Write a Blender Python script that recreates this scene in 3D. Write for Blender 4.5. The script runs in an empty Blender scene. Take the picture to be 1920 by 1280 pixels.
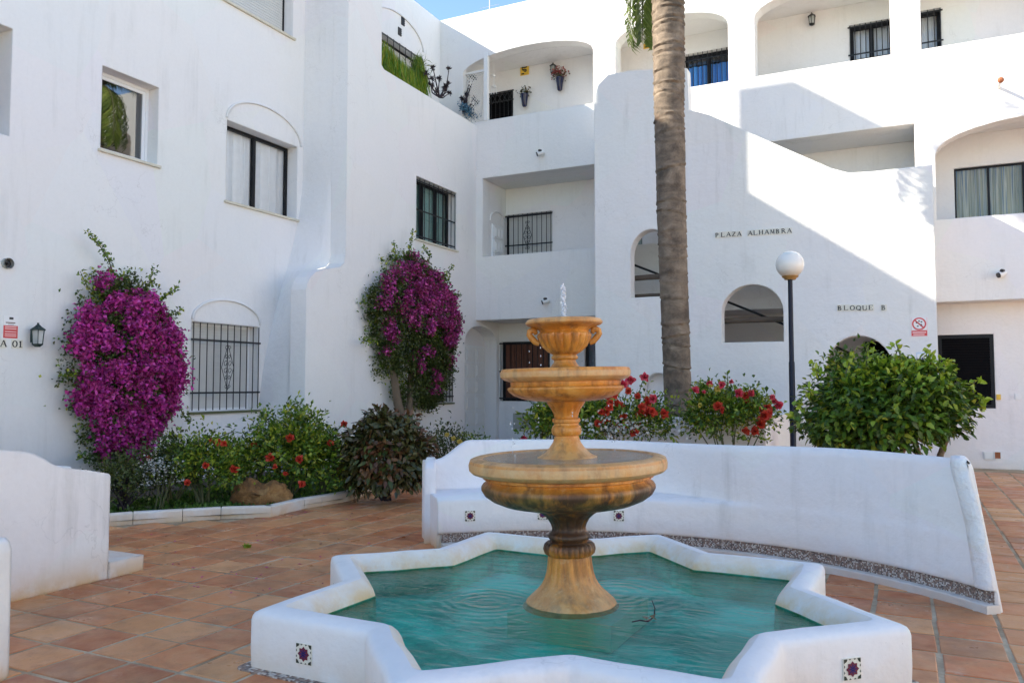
import bpy, bmesh, math, random
import numpy as np
from mathutils import Vector, Matrix
from mathutils.geometry import tessellate_polygon
random.seed(7); rng = np.random.default_rng(7)
scene = bpy.context.scene
COL = scene.collection
R_ = math.radians
PI = math.pi

# ------------------------------------------------------------------ camera, sky, sun
# world axes: x runs along the front wing (to the right), y runs along the left wing (away), z up, metres
FPX, YAW, PITCH, CAMZ = 1500.0, R_(26.0), R_(3.05), 1.45
cam_d = bpy.data.cameras.new('camera'); cam = bpy.data.objects.new('camera', cam_d); COL.objects.link(cam)
cam.location = (0, 0, CAMZ); cam.rotation_euler = (PI/2 + PITCH, 0, YAW)
cam_d.sensor_width = 36; cam_d.lens = FPX/1920*36; cam_d.clip_end = 2000; cam_d.clip_start = .05
scene.camera = cam
SUN = Vector((1.0, .54, -.71)).normalized()
w = bpy.data.worlds.new('World'); scene.world = w; w.use_nodes = True
wn = w.node_tree; bg = wn.nodes['Background']
sky = wn.nodes.new('ShaderNodeTexSky'); sky.sky_type = 'NISHITA'; sky.sun_disc = False
sky.sun_elevation = math.asin(-SUN.z); sky.sun_rotation = math.atan2(-SUN.x, -SUN.y)
sky.air_density = 1.0; sky.dust_density = .0; sky.ozone_density = 2.6
wn.links.new(sky.outputs[0], bg.inputs[0]); bg.inputs[1].default_value = .13
sun_d = bpy.data.lights.new('sun', 'SUN'); sun_d.energy = 4.9; sun_d.angle = R_(.6); sun_d.color = (1, .91, .78)
sun = bpy.data.objects.new('sun', sun_d); COL.objects.link(sun)
sun.rotation_euler = (-SUN).to_track_quat('Z', 'Y').to_euler(); sun.location = (-20, -10, 20)
scene.view_settings.view_transform = 'Standard'; scene.view_settings.look = 'None'
scene.view_settings.gamma = 1; scene.view_settings.use_curve_mapping = False
scene.view_settings.exposure = 1.48
scene.cycles.max_bounces = 8; scene.cycles.diffuse_bounces = 5; scene.cycles.transparent_max_bounces = 12

# ------------------------------------------------------------------ measuring helpers
CA, SA_ = math.cos(YAW), math.sin(YAW)
def ray(px, py):
    x = (px-960)/FPX; yu = (640-py)/FPX
    y = math.cos(PITCH) - math.sin(PITCH)*yu; z = math.sin(PITCH) + math.cos(PITCH)*yu
    return Vector((x*CA - y*SA_, x*SA_ + y*CA, z))
def onT(px, py, T):
    r = ray(px, py); k = T/r.y; return Vector((r.x*k, T, CAMZ + r.z*k))
def onS(px, py, S):
    r = ray(px, py); k = S/r.x; return Vector((S, r.y*k, CAMZ + r.z*k))
def onZ(px, py, z=0.):
    r = ray(px, py); k = (z-CAMZ)/r.z; return Vector((r.x*k, r.y*k, z))
def onD(px, py, D):
    x = (px-960)/FPX; yu = (640-py)/FPX
    y = math.cos(PITCH) - math.sin(PITCH)*yu
    return Vector((0, 0, CAMZ)) + ray(px, py)*(D/y)
def CF(x, y, z=0.):            # camera-aligned ground metres -> world
    return Vector((x*CA - y*SA_, x*SA_ + y*CA, z))
def proj(p):
    x = p[0]*CA + p[1]*SA_; y = -p[0]*SA_ + p[1]*CA; z = p[2]-CAMZ
    f = y*math.cos(PITCH) + z*math.sin(PITCH); u = -y*math.sin(PITCH) + z*math.cos(PITCH)
    if f <= .05: return None
    return 960 + FPX*x/f, 640 - FPX*u/f, y

# ------------------------------------------------------------------ mesh helpers
class MB:
    def __init__(s): s.v = []; s.f = []; s.mi = []
    def add(s, vs, fs, m=0):
        b = len(s.v); s.v += [tuple(p) for p in vs]; s.f += [tuple(i+b for i in f) for f in fs]; s.mi += [m]*len(fs)
        return s
    def box(s, x0, x1, y0, y1, z0, z1, m=0):
        if x0 > x1: x0, x1 = x1, x0
        if y0 > y1: y0, y1 = y1, y0
        return s.add([(x0,y0,z0),(x1,y0,z0),(x1,y1,z0),(x0,y1,z0),(x0,y0,z1),(x1,y0,z1),(x1,y1,z1),(x0,y1,z1)],
                     [(0,3,2,1),(4,5,6,7),(0,1,5,4),(1,2,6,5),(2,3,7,6),(3,0,4,7)], m)
    def obox(s, c, sx, sy, sz, rz=0., m=0, tilt=None):
        M = Matrix.Rotation(rz, 3, 'Z')
        if tilt: M = M @ Matrix.Rotation(tilt[0], 3, 'X') @ Matrix.Rotation(tilt[1], 3, 'Y')
        vs = [Vector(c) + M @ Vector((a*sx/2, b*sy/2, d*sz/2)) for d in (-1,1) for a, b in ((-1,-1),(1,-1),(1,1),(-1,1))]
        return s.add(vs, [(0,3,2,1),(4,5,6,7),(0,1,5,4),(1,2,6,5),(2,3,7,6),(3,0,4,7)], m)
    def tube(s, path, r, n=8, m=0, caps=True):
        path = [Vector(p) for p in path]; N = len(path)
        rs = r if isinstance(r, (list, tuple)) else [r]*N
        vs = []; up = None
        for i, p in enumerate(path):
            d = (path[min(i+1, N-1)] - path[max(i-1, 0)])
            d = d.normalized() if d.length > 1e-9 else Vector((0,0,1))
            if up is None: up = Vector((0,0,1)) if abs(d.z) < .9 else Vector((1,0,0))
            a = d.cross(up).normalized(); b = a.cross(d).normalized(); up = b
            for k in range(n):
                t = 2*PI*k/n; vs.append(p + (a*math.cos(t) + b*math.sin(t))*rs[i])
        fs = []
        for i in range(N-1):
            for k in range(n):
                k2 = (k+1) % n; fs.append((i*n+k, i*n+k2, (i+1)*n+k2, (i+1)*n+k))
        if caps: fs += [tuple(range(n))[::-1], tuple((N-1)*n+k for k in range(n))]
        return s.add(vs, fs, m)
    def loops(s, loops, m=0, cap0=False, cap1=False, closed=True):
        n = len(loops[0]); vs = [p for l in loops for p in l]; fs = []
        for i in range(len(loops)-1):
            for k in range(n if closed else n-1):
                k2 = (k+1) % n; fs.append((i*n+k, i*n+k2, (i+1)*n+k2, (i+1)*n+k))
        if cap0: fs.append(tuple(range(n))[::-1])
        if cap1: fs.append(tuple((len(loops)-1)*n+k for k in range(n)))
        return s.add(vs, fs, m)
    def lathe(s, c, prof, n=32, rf=None, m=0, caps=True, z0=0.):
        L = []
        for i, (r, z) in enumerate(prof):
            L.append([(c[0] + (r if rf is None else rf(r, z, 2*PI*k/n))*math.cos(2*PI*k/n),
                       c[1] + (r if rf is None else rf(r, z, 2*PI*k/n))*math.sin(2*PI*k/n), c[2]+z) for k in range(n)])
        return s.loops(L, m, caps, caps)
    def ball(s, c, r, n=12, sz=1., m=0):
        prof = [(max(1e-4, r*math.sin(PI*i/(n//2+2))), -r*sz*math.cos(PI*i/(n//2+2))) for i in range(n//2+3)]
        return s.lathe(c, prof, n, m=m)
    def slab(s, plane, c0, d, outer, holes=(), m=0):
        """polygon with holes in a vertical plane: 's' = plane x=c0, 't' = plane y=c0; d = thickness away from the viewer side"""
        c1 = c0 + d
        f = (lambda a, z, c: (c, a, z)) if plane == 's' else (lambda a, z, c: (a, c, z))
        loops = [list(outer)] + [list(h) for h in holes]
        flat = [p for l in loops for p in l]
        tris = tessellate_polygon([[Vector((p[0], p[1], 0)) for p in l] for l in loops])
        N = len(flat)
        vs = [f(a, z, c0) for a, z in flat] + [f(a, z, c1) for a, z in flat]
        fs = [tuple(t) for t in tris] + [tuple(i+N for i in reversed(t)) for t in tris]
        b = 0
        for l in loops:
            n = len(l)
            for i in range(n):
                j = (i+1) % n; fs.append((b+i, b+j, b+j+N, b+i+N))
            b += n
        return s.add(vs, fs, m)
    def build(s, name, mat, parent=None, smooth=None, origin=None, recalc=True):
        me = bpy.data.meshes.new(name)
        if parent is not None: o3 = ORG[parent.name]
        else: o3 = Vector(origin) if origin is not None else Vector((0,0,0))
        me.from_pydata([(p[0]-o3.x, p[1]-o3.y, p[2]-o3.z) for p in s.v], [], s.f)
        mats = mat if isinstance(mat, (list, tuple)) else [mat]
        for mm in mats: me.materials.append(mm)
        if len(mats) > 1: me.polygons.foreach_set('material_index', s.mi)
        if recalc:
            bm = bmesh.new(); bm.from_mesh(me); bmesh.ops.recalc_face_normals(bm, faces=bm.faces); bm.to_mesh(me); bm.free()
        if smooth is not None:
            me.polygons.foreach_set('use_smooth', [True]*len(me.polygons))
            me.set_sharp_from_angle(angle=R_(smooth))
        me.update()
        ob = bpy.data.objects.new(name, me); COL.objects.link(ob)
        if parent is not None: ob.parent = parent
        else: ob.location = o3
        ORG[ob.name] = o3
        return ob
ORG = {}
def tag(o, label=None, cat=None, group=None, kind=None):
    if label: o['label'] = label
    if cat: o['category'] = cat
    if group: o['group'] = group
    if kind: o['kind'] = kind
    return o
def thing(name, label, cat, loc=(0,0,0), group=None):
    o = bpy.data.objects.new(name, None); COL.objects.link(o); o.location = loc; o.empty_display_size = .2
    ORG[o.name] = Vector(loc)
    return tag(o, label, cat, group)
def npmesh(name, V, F, mat, parent=None, origin=None, smooth=False):
    """V (N,3) F (M,k) numpy"""
    me = bpy.data.meshes.new(name)
    o3 = ORG[parent.name] if parent is not None else Vector(origin if origin is not None else (0,0,0))
    V = np.asarray(V, dtype=np.float32) - np.array(o3, dtype=np.float32)
    k = F.shape[1]; M = len(F)
    me.vertices.add(len(V)); me.vertices.foreach_set('co', V.ravel())
    me.loops.add(M*k); me.loops.foreach_set('vertex_index', F.astype(np.int32).ravel())
    me.polygons.add(M); me.polygons.foreach_set('loop_start', np.arange(0, M*k, k, dtype=np.int32))
    if smooth: me.polygons.foreach_set('use_smooth', np.ones(M, dtype=bool))
    me.materials.append(mat); me.update(calc_edges=True); me.validate()
    ob = bpy.data.objects.new(name, me); COL.objects.link(ob)
    if parent is not None: ob.parent = parent
    else: ob.location = o3
    ORG[ob.name] = o3
    return ob

# ------------------------------------------------------------------ materials
class NT:
    def __init__(s, name):
        s.mat = bpy.data.materials.new(name); s.mat.use_nodes = True; s.t = s.mat.node_tree
        s.b = s.t.nodes['Principled BSDF']; s.out = s.t.nodes['Material Output']
    def n(s, typ, **kw):
        nd = s.t.nodes.new(typ)
        for k, v in kw.items():
            if k.startswith('i_'):
                key = k[2:]; nd.inputs[int(key) if key.isdigit() else key.replace('_', ' ')].default_value = v
            else: setattr(nd, k, v)
        return nd
    def l(s, a, b): s.t.links.new(a, b)
    def coord(s, which='Object', scale=(1,1,1)):
        tc = s.n('ShaderNodeTexCoord'); mp = s.n('ShaderNodeMapping'); mp.inputs['Scale'].default_value = scale
        s.l(tc.outputs[which], mp.inputs[0]); return mp.outputs[0]
    def noise(s, vec, scale, detail=4, rough=.55, dist=0.):
        nd = s.n('ShaderNodeTexNoise'); nd.inputs['Scale'].default_value = scale; nd.inputs['Detail'].default_value = detail
        nd.inputs['Roughness'].default_value = rough; nd.inputs['Distortion'].default_value = dist
        if vec is not None: s.l(vec, nd.inputs['Vector'])
        return nd.outputs['Fac']
    def ramp(s, fac, stops, interp='LINEAR'):
        r = s.n('ShaderNodeValToRGB'); cr = r.color_ramp; cr.interpolation = interp
        while len(cr.elements) < len(stops): cr.elements.new(.5)
        for e, (p, c) in zip(cr.elements, stops):
            e.position = p; e.color = (c, c, c, 1) if isinstance(c, (int, float)) else (*c, 1)
        s.l(fac, r.inputs[0]); return r.outputs[0]
    def mix(s, fac, a, b, mode='MIX'):
        m = s.n('ShaderNodeMix', data_type='RGBA', blend_type=mode)
        for sock, val in ((m.inputs[0], fac), (m.inputs[6], a), (m.inputs[7], b)):
            if isinstance(val, (int, float)): sock.default_value = val
            elif isinstance(val, tuple): sock.default_value = (*val, 1)
            else: s.l(val, sock)
        return m.outputs[2]
    def math(s, op, a, b=None, clamp=False):
        m = s.n('ShaderNodeMath', operation=op, use_clamp=clamp)
        for sock, val in ((m.inputs[0], a), (m.inputs[1], b)):
            if val is None: continue
            if isinstance(val, (int, float)): sock.default_value = val
            else: s.l(val, sock)
        return m.outputs[0]
    def bump(s, h, strength=.3, dist=.01, normal=None):
        b = s.n('ShaderNodeBump'); b.inputs['Strength'].default_value = strength; b.inputs['Distance'].default_value = dist
        s.l(h, b.inputs['Height'])
        if normal is not None: s.l(normal, b.inputs['Normal'])
        return b.outputs[0]
    def bevel(s, r, samples=4):
        b = s.n('ShaderNodeBevel', samples=samples); b.inputs['Radius'].default_value = r; return b.outputs[0]
    def set(s, color=None, rough=None, normal=None, **kw):
        for key, val in (('Base Color', color), ('Roughness', rough), ('Normal', normal), *[(k.replace('_', ' '), v) for k, v in kw.items()]):
            if val is None: continue
            if isinstance(val, (int, float)): s.b.inputs[key].default_value = val
            elif isinstance(val, tuple): s.b.inputs[key].default_value = (*val, 1)
            else: s.l(val, s.b.inputs[key])
        return s.mat
def plain(name, col, rough=.5, metal=0., spec=.5, bump=None, var=0.):
    m = NT(name); c = col; nrm = None
    if var or bump:
        v = m.coord()
        if var:
            f = m.noise(v, 9, 5); c = m.mix(f, tuple(x*(1-var) for x in col), tuple(min(1, x*(1+var)) for x in col))
        if bump: nrm = m.bump(m.noise(v, bump[0], 4), bump[1], bump[2])
    m.set(c, rough, nrm, Metallic=metal); m.b.inputs['Specular IOR Level'].default_value = spec
    return m.mat

def stucco(name, col=(.82,.805,.78), stain=.38, dirt_low=.25, bev=.03, rough_edge=False, cream=None, scuff=.35):
    m = NT(name); v = m.coord('Object')
    g = m.n('ShaderNodeNewGeometry')
    sp = m.n('ShaderNodeSeparateXYZ'); m.l(g.outputs['Position'], sp.inputs[0]); z = sp.outputs[2]
    pos = g.outputs['Position']
    big = m.noise(pos, .9, 5, .6)
    streakv = m.n('ShaderNodeMapping'); streakv.inputs['Scale'].default_value = (5, 5, .5); m.l(pos, streakv.inputs[0])
    streak = m.noise(streakv.outputs[0], 1.2, 6, .65)
    fine = m.noise(pos, 22, 5, .6)
    st = m.math('MULTIPLY', m.ramp(streak, [(.52, 0.), (.78, 1.)]), m.ramp(big, [(.42, 0.), (.68, 1.)]))
    c = m.mix(m.math('MULTIPLY', st, stain), col, (.42,.41,.36))
    c = m.mix(m.math('MULTIPLY', m.ramp(fine, [(.4, 0.), (.8, 1.)]), .07), c, (.45,.43,.40))
    c = m.mix(m.math('MULTIPLY', m.ramp(big, [(.3, 0.), (.75, 1.)]), .10), c, (.70,.70,.68))
    # splash dirt and ochre stains just above the paving
    lown = m.noise(pos, 3.5, 5, .6)
    zz = m.n('ShaderNodeMapRange'); zz.inputs[1].default_value = .30; zz.inputs[2].default_value = 0.; m.l(z, zz.inputs[0])
    low = m.math('MULTIPLY', m.math('POWER', zz.outputs[0], 1.8), m.ramp(lown, [(.3, .15), (.55, 1.)]))
    c = m.mix(m.math('MULTIPLY', low, dirt_low), c, (.62,.37,.13))
    # patches of repainted plaster
    pv = m.n('ShaderNodeTexVoronoi', feature='F1'); pv.inputs['Scale'].default_value = .7; m.l(pos, pv.inputs['Vector'])
    c = m.mix(.03, c, pv.outputs['Color'], 'MULTIPLY')
    # hairline cracks
    dv = m.n('ShaderNodeVectorMath', operation='ADD'); nz = m.n('ShaderNodeTexNoise'); nz.inputs['Scale'].default_value = 3.; nz.inputs['Detail'].default_value = 4
    m.l(pos, nz.inputs['Vector']); m.l(pos, dv.inputs[0]); m.l(nz.outputs['Color'], dv.inputs[1])
    cr = m.n('ShaderNodeTexVoronoi', feature='DISTANCE_TO_EDGE'); cr.inputs['Scale'].default_value = .9; m.l(dv.outputs[0], cr.inputs['Vector'])
    c = m.mix(m.math('MULTIPLY', m.math('MULTIPLY', m.ramp(cr.outputs['Distance'], [(0., 1.), (.006, 0.)]), m.ramp(m.noise(pos, .8, 3), [(.52, 0.), (.62, 1.)])), .24), c, (.34,.32,.29))
    # scuffs
    sc = m.noise(pos, 45, 3, .7); sc2 = m.noise(pos, 2.3, 3)
    c = m.mix(m.math('MULTIPLY', m.math('MULTIPLY', m.ramp(sc, [(.68, 0.), (.74, 1.)]), m.ramp(sc2, [(.55, 0.), (.65, 1.)])), scuff), c, (.3,.29,.28))
    if cream:
        ca = m.n('ShaderNodeMapRange'); ca.inputs[1].default_value = cream[1]; ca.inputs[2].default_value = cream[0]; m.l(z, ca.inputs[0])
        c = m.mix(m.math('MULTIPLY', ca.outputs[0], m.ramp(m.noise(pos, 5, 6, .7), [(.36, 0.), (.62, cream[2])])), c, (.72,.52,.26))
        c = m.mix(m.ramp(m.noise(pos, 11, 6, .75), [(.60, 0.), (.74, .35)]), c, (.45,.40,.32))
    h = m.math('ADD', m.math('MULTIPLY', m.noise(pos, 2.2, 3, .5), 2.2), m.math('MULTIPLY', m.noise(pos, 14, 5, .6), .55))
    h = m.math('ADD', h, m.math('MULTIPLY', fine, .25))
    nrm = m.bump(h, .55 if not rough_edge else .9, .018 if not rough_edge else .05, m.bevel(bev, 4))
    m.set(c, .88, nrm); m.b.inputs['Specular IOR Level'].default_value = .25
    return m.mat
M = {}
M['stucco'] = stucco('white_stucco')
M['stucco_aged'] = stucco('aged_white_stucco', (.80,.79,.76), .55, .3)
M['stucco_bench'] = stucco('bench_plaster', (.82,.80,.77), .6, .85, .035, scuff=.7)
M['stucco_rim'] = stucco('pool_rim_plaster', (.81,.79,.75), .4, .35, .02, scuff=.6)
M['rim_inner'] = stucco('stained_rim_plaster', (.80,.77,.70), .4, .30, .02, cream=(.20,.34,.9), scuff=.5)
M['stucco_rough'] = stucco('rough_cast_plaster', (.80,.79,.76), .3, .3, .02, True)
M['kerb'] = stucco('painted_kerb', (.78,.76,.71), .6, .7, .01)
M['marble_white'] = stucco('pale_ledge_stone', (.66,.64,.60), .6, .3, .01)

def terracotta():
    m = NT('terracotta'); g = m.n('ShaderNodeNewGeometry'); oi = m.n('ShaderNodeObjectInfo'); pos = g.outputs['Position']
    r = m.math('FRACT', m.math('ADD', g.outputs['Random Per Island'], m.math('MULTIPLY', oi.outputs['Random'], 7.31)))
    c = m.ramp(r, [(0, (.33,.070,.022)), (.18, (.64,.235,.08)), (.36, (.46,.125,.040)), (.55, (.70,.35,.145)), (.72, (.56,.155,.05)), (.86, (.64,.29,.105)), (1., (.38,.14,.055))])
    mott = m.noise(pos, 7, 6, .65, .4)
    c = m.mix(m.ramp(mott, [(.35, 0.), (.7, .55)]), c, (.68,.35,.16))
    c = m.mix(m.ramp(m.noise(pos, 3.1, 5, .7, .8), [(.5, 0.), (.72, .55)]), c, (.27,.08,.028))
    c = m.mix(m.ramp(m.noise(pos, 1.3, 6, .65), [(.50, 0.), (.68, .55)]), c, (.24,.14,.065))
    eff = m.math('MULTIPLY', m.ramp(m.noise(pos, 6, 6, .7, 1.2), [(.60, 0.), (.66, 1.)]), m.ramp(m.noise(pos, .8, 2), [(.5, 0.), (.62, .6)]))
    c = m.mix(eff, c, (.66,.55,.44))
    c = m.mix(m.ramp(m.noise(pos, 60, 3, .6), [(.62, 0.), (.72, .45)]), c, (.22,.10,.05))
    h = m.math('ADD', m.math('MULTIPLY', m.noise(pos, 9, 4), .8), m.math('MULTIPLY', m.noise(pos, 70, 3), .3))
    m.set(c, m.ramp(m.noise(pos, 4, 4), [(.3, .24), (.7, .58)]), m.bump(h, .5, .006))
    m.b.inputs['Specular IOR Level'].default_value = .35
    return m.mat
M['tile'] = terracotta()
def grout():
    m = NT('mortar'); g = m.n('ShaderNodeNewGeometry'); pos = g.outputs['Position']
    c = m.mix(m.ramp(m.noise(pos, 2.2, 5, .6), [(.35, 0.), (.65, 1.)]), (.26,.175,.09), (.58,.47,.32))
    c = m.mix(m.ramp(m.noise(pos, 30, 4), [(.4, 0.), (.7, .4)]), c, (.22,.16,.10))
    m.set(c, .9, m.bump(m.noise(pos, 90, 3), .5, .004)); return m.mat
M['mortar'] = grout()
def soil():
    m = NT('garden_soil'); v = m.coord('Object')
    c = m.mix(m.noise(v, 6, 6, .7), (.05,.035,.022), (.14,.10,.065))
    m.set(c, .95, m.bump(m.noise(v, 25, 5), .9, .03)); return m.mat
M['soil'] = soil()
def leafmat(name, stops, rough=.42, trans=.25, spec=.5):
    m = NT(name); g = m.n('ShaderNodeNewGeometry'); oi = m.n('ShaderNodeObjectInfo')
    r = m.math('FRACT', m.math('ADD', g.outputs['Random Per Island'], m.math('MULTIPLY', oi.outputs['Random'], 5.17)))
    c = m.ramp(r, stops)
    v = m.coord('Object'); c = m.mix(m.math('MULTIPLY', m.noise(v, 12, 3), .5), c, m.mix(.5, c, (.30,.32,.06)))
    m.set(c, rough); m.b.inputs['Specular IOR Level'].default_value = spec
    tr = m.n('ShaderNodeBsdfTranslucent'); m.l(c, tr.inputs[0]); mx = m.n('ShaderNodeMixShader'); mx.inputs[0].default_value = trans
    m.l(m.b.outputs[0], mx.inputs[1]); m.l(tr.outputs[0], mx.inputs[2]); m.l(mx.outputs[0], m.out.inputs[0])
    return m.mat
M['leaf'] = leafmat('green_leaf', [(0,(.014,.055,.004)),(.35,(.060,.155,.010)),(.68,(.19,.32,.016)),(1,(.46,.46,.045))])
M['leaf_citrus'] = leafmat('glossy_leaf', [(0,(.007,.032,.004)),(.4,(.022,.085,.006)),(.70,(.060,.155,.008)),(.90,(.18,.29,.018)),(1,(.40,.38,.04))], .42, .25, .35)
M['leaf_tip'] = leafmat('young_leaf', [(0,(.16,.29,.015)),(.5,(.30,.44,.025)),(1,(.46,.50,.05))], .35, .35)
M['leaf_dark'] = leafmat('dark_purple_leaf', [(0,(.016,.012,.007)),(.4,(.026,.034,.010)),(.7,(.065,.020,.013)),(1,(.07,.08,.02))], .35, .12)
M['leaf_red'] = leafmat('maroon_leaf', [(0,(.06,.011,.012)),(.6,(.14,.030,.022)),(1,(.22,.08,.04))], .4, .15)
M['leaf_olive'] = leafmat('olive_leaf', [(0,(.012,.030,.006)),(.6,(.035,.065,.010)),(1,(.10,.12,.02))], .5, .2)
M['grass'] = leafmat('grass_blade', [(0,(.015,.06,.006)),(.6,(.045,.15,.012)),(1,(.12,.25,.03))], .55, .3)
M['cascade'] = leafmat('trailing_stem', [(0,(.04,.14,.006)),(.5,(.13,.30,.012)),(.8,(.28,.38,.02)),(1,(.45,.36,.03))], .5, .3)
M['bract'] = leafmat('magenta_bract', [(0,(.22,.005,.11)),(.3,(.48,.010,.27)),(.7,(.76,.028,.46)),(1,(.92,.13,.64))], .6, .35, .2)
M['bract_dull'] = leafmat('dusty_magenta_bract', [(0,(.13,.008,.05)),(.35,(.36,.016,.18)),(.7,(.66,.035,.38)),(1,(.82,.14,.54))], .6, .3, .2)
M['petal_red'] = leafmat('red_petal', [(0,(.50,.012,.018)),(.6,(.72,.03,.03)),(1,(.80,.09,.07))], .5, .3, .3)
M['petal_pink'] = leafmat('pink_petal', [(0,(.55,.01,.06)),(.6,(.78,.03,.12)),(1,(.85,.15,.22))], .5, .3, .3)
M['petal_white'] = leafmat('white_petal', [(0,(.7,.7,.66)),(1,(.85,.85,.82))], .6, .3, .3)
M['petal_yellow'] = leafmat('yellow_petal', [(0,(.70,.50,.06)),(1,(.80,.65,.20))], .6, .3, .3)
M['frond'] = leafmat('palm_leaflet', [(0,(.05,.10,.02)),(.6,(.12,.19,.03)),(1,(.24,.30,.07))], .45, .25)
M['bark'] = plain('bark', (.16,.115,.075), .9, bump=(18, .8, .02), var=.35)
M['blueleaf'] = plain('bluish_leaf', (.06,.16,.24), .6, var=.4)
M['petal_dull'] = plain('dull_red_petal', (.32,.06,.05), .6, var=.3)
M['stem'] = plain('green_stem', (.09,.10,.04), .7, var=.3)
M['darkstem'] = plain('dark_stem', (.03,.02,.025), .8)
M['iron'] = plain('black_iron', (.018,.019,.021), .45, .3)
M['lamp_green'] = plain('dark_green_iron', (.016,.035,.033), .45, .3)
M['black_frame'] = plain('black_frame', (.008,.008,.010), .45, spec=.25)
M['white_frame'] = plain('white_frame', (.78,.79,.79), .35)
M['white_paint'] = plain('white_paint', (.78,.78,.76), .6, var=.06)
M['marble'] = plain('marble_sill', (.62,.58,.46), .5, var=.2)
M['mossy'] = plain('mossy_sill', (.10,.11,.05), .8, var=.4)
M['shutter'] = plain('shutter_slats', (.60,.60,.57), .6, var=.05)
M['black'] = plain('black_opening', (.004,.004,.005), .8, spec=.1)
M['room'] = plain('unlit_room', (.05,.05,.055), .9)
M['curtain'] = plain('white_curtain', (.86,.88,.90), .9, var=.08)
M['curtain_blue'] = plain('blue_curtain', (.03,.25,.72), .8, var=.15)
M['curtain_teal'] = plain('teal_curtain', (.26,.44,.42), .8, var=.2)
M['curtain_olive'] = plain('striped_curtain', (.46,.41,.27), .9, var=.35)
def striped():
    m = NT('striped_olive_curtain'); g = m.n('ShaderNodeNewGeometry'); mp = m.n('ShaderNodeMapping'); mp.inputs['Scale'].default_value = (7,7,.15); m.l(g.outputs['Position'], mp.inputs[0])
    c = m.ramp(m.noise(mp.outputs[0], 1.6, 3, .6), [(.34,(.10,.15,.20)),(.42,(.55,.48,.26)),(.48,(.30,.29,.17)),(.55,(.62,.58,.42)),(.62,(.12,.17,.22)),(.7,(.50,.43,.22))])
    m.set(c, .9); return m.mat
M['curtain_olive'] = striped()
M['curtain_slate'] = plain('slate_curtain', (.16,.19,.22), .9, var=.3)
M['wood_dark'] = plain('dark_red_wood', (.13,.045,.022), .5, bump=(14, .3, .004), var=.35)
M['wood'] = plain('weathered_beam', (.10,.075,.055), .8, bump=(20, .6, .01), var=.35)
M['galv'] = plain('grey_metal_plate', (.40,.41,.38), .5, .3, var=.1)
M['cam_white'] = plain('white_plastic', (.75,.75,.72), .4)
M['rust'] = plain('rusty_bracket', (.30,.10,.04), .8, var=.3)
M['yellow'] = plain('yellow_ceramic', (.75,.48,.05), .3, var=.1)
M['ink'] = plain('black_glaze', (.02,.018,.02), .35)
M['cream'] = plain('cream_ceramic', (.74,.71,.60), .3, var=.05)
M['cobalt'] = plain('cobalt_glaze', (.005,.008,.045), .15)
M['sign_white'] = plain('sign_white', (.80,.80,.78), .4)
M['sign_pink'] = plain('sign_faded_pink', (.78,.55,.52), .4)
M['sign_red'] = plain('sign_red', (.62,.05,.05), .4)
M['sign_blue'] = plain('sign_pale_blue', (.55,.65,.75), .4)
M['sign_text'] = plain('sign_print', (.85,.55,.52), .5)
M['tileblue'] = plain('navy_glaze', (.02,.02,.12), .25)
M['tileoch'] = plain('dark_green_glaze', (.03,.04,.025), .3)
M['tilered'] = plain('brown_violet_glaze', (.16,.03,.05), .25)
M['pole'] = plain('navy_black_paint', (.008,.010,.022), .4, spec=.25)
M['brass'] = plain('rusty_collar', (.42,.24,.08), .5, .3)

def glass(name, tint=(.97,.98,.98), refl=.03):
    m = NT(name); gl = m.n('ShaderNodeBsdfGlossy'); gl.inputs['Roughness'].default_value = .02
    tr = m.n('ShaderNodeBsdfTransparent'); tr.inputs[0].default_value = (*tint, 1)
    fr = m.n('ShaderNodeFresnel'); fr.inputs[0].default_value = 1.5
    fac = m.math('ADD', m.math('MULTIPLY', fr.outputs[0], 1.0), refl, True)
    mx = m.n('ShaderNodeMixShader'); m.l(fac, mx.inputs[0]); m.l(tr.outputs[0], mx.inputs[1]); m.l(gl.outputs[0], mx.inputs[2])
    m.l(mx.outputs[0], m.out.inputs[0]); return m.mat
M['glass'] = glass('window_glass')
M['glass_dark'] = glass('dark_window_glass', (.35,.38,.40), .20)
def globe():
    m = NT('opal_globe'); v = m.coord('Object'); sp = m.n('ShaderNodeSeparateXYZ'); m.l(v, sp.inputs[0])
    mr = m.n('ShaderNodeMapRange'); mr.inputs[1].default_value = -.08; mr.inputs[2].default_value = -.2; m.l(sp.outputs[2], mr.inputs[0])
    c = m.mix(m.math('MULTIPLY', m.noise(v, 12, 4), mr.outputs[0]), (.80,.78,.71), (.52,.30,.10))
    m.set(c, .18); m.b.inputs['Subsurface Weight'].default_value = .25; m.b.inputs['Subsurface Radius'].default_value = (.1,.08,.06)
    return m.mat
M['globe'] = globe()

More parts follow.
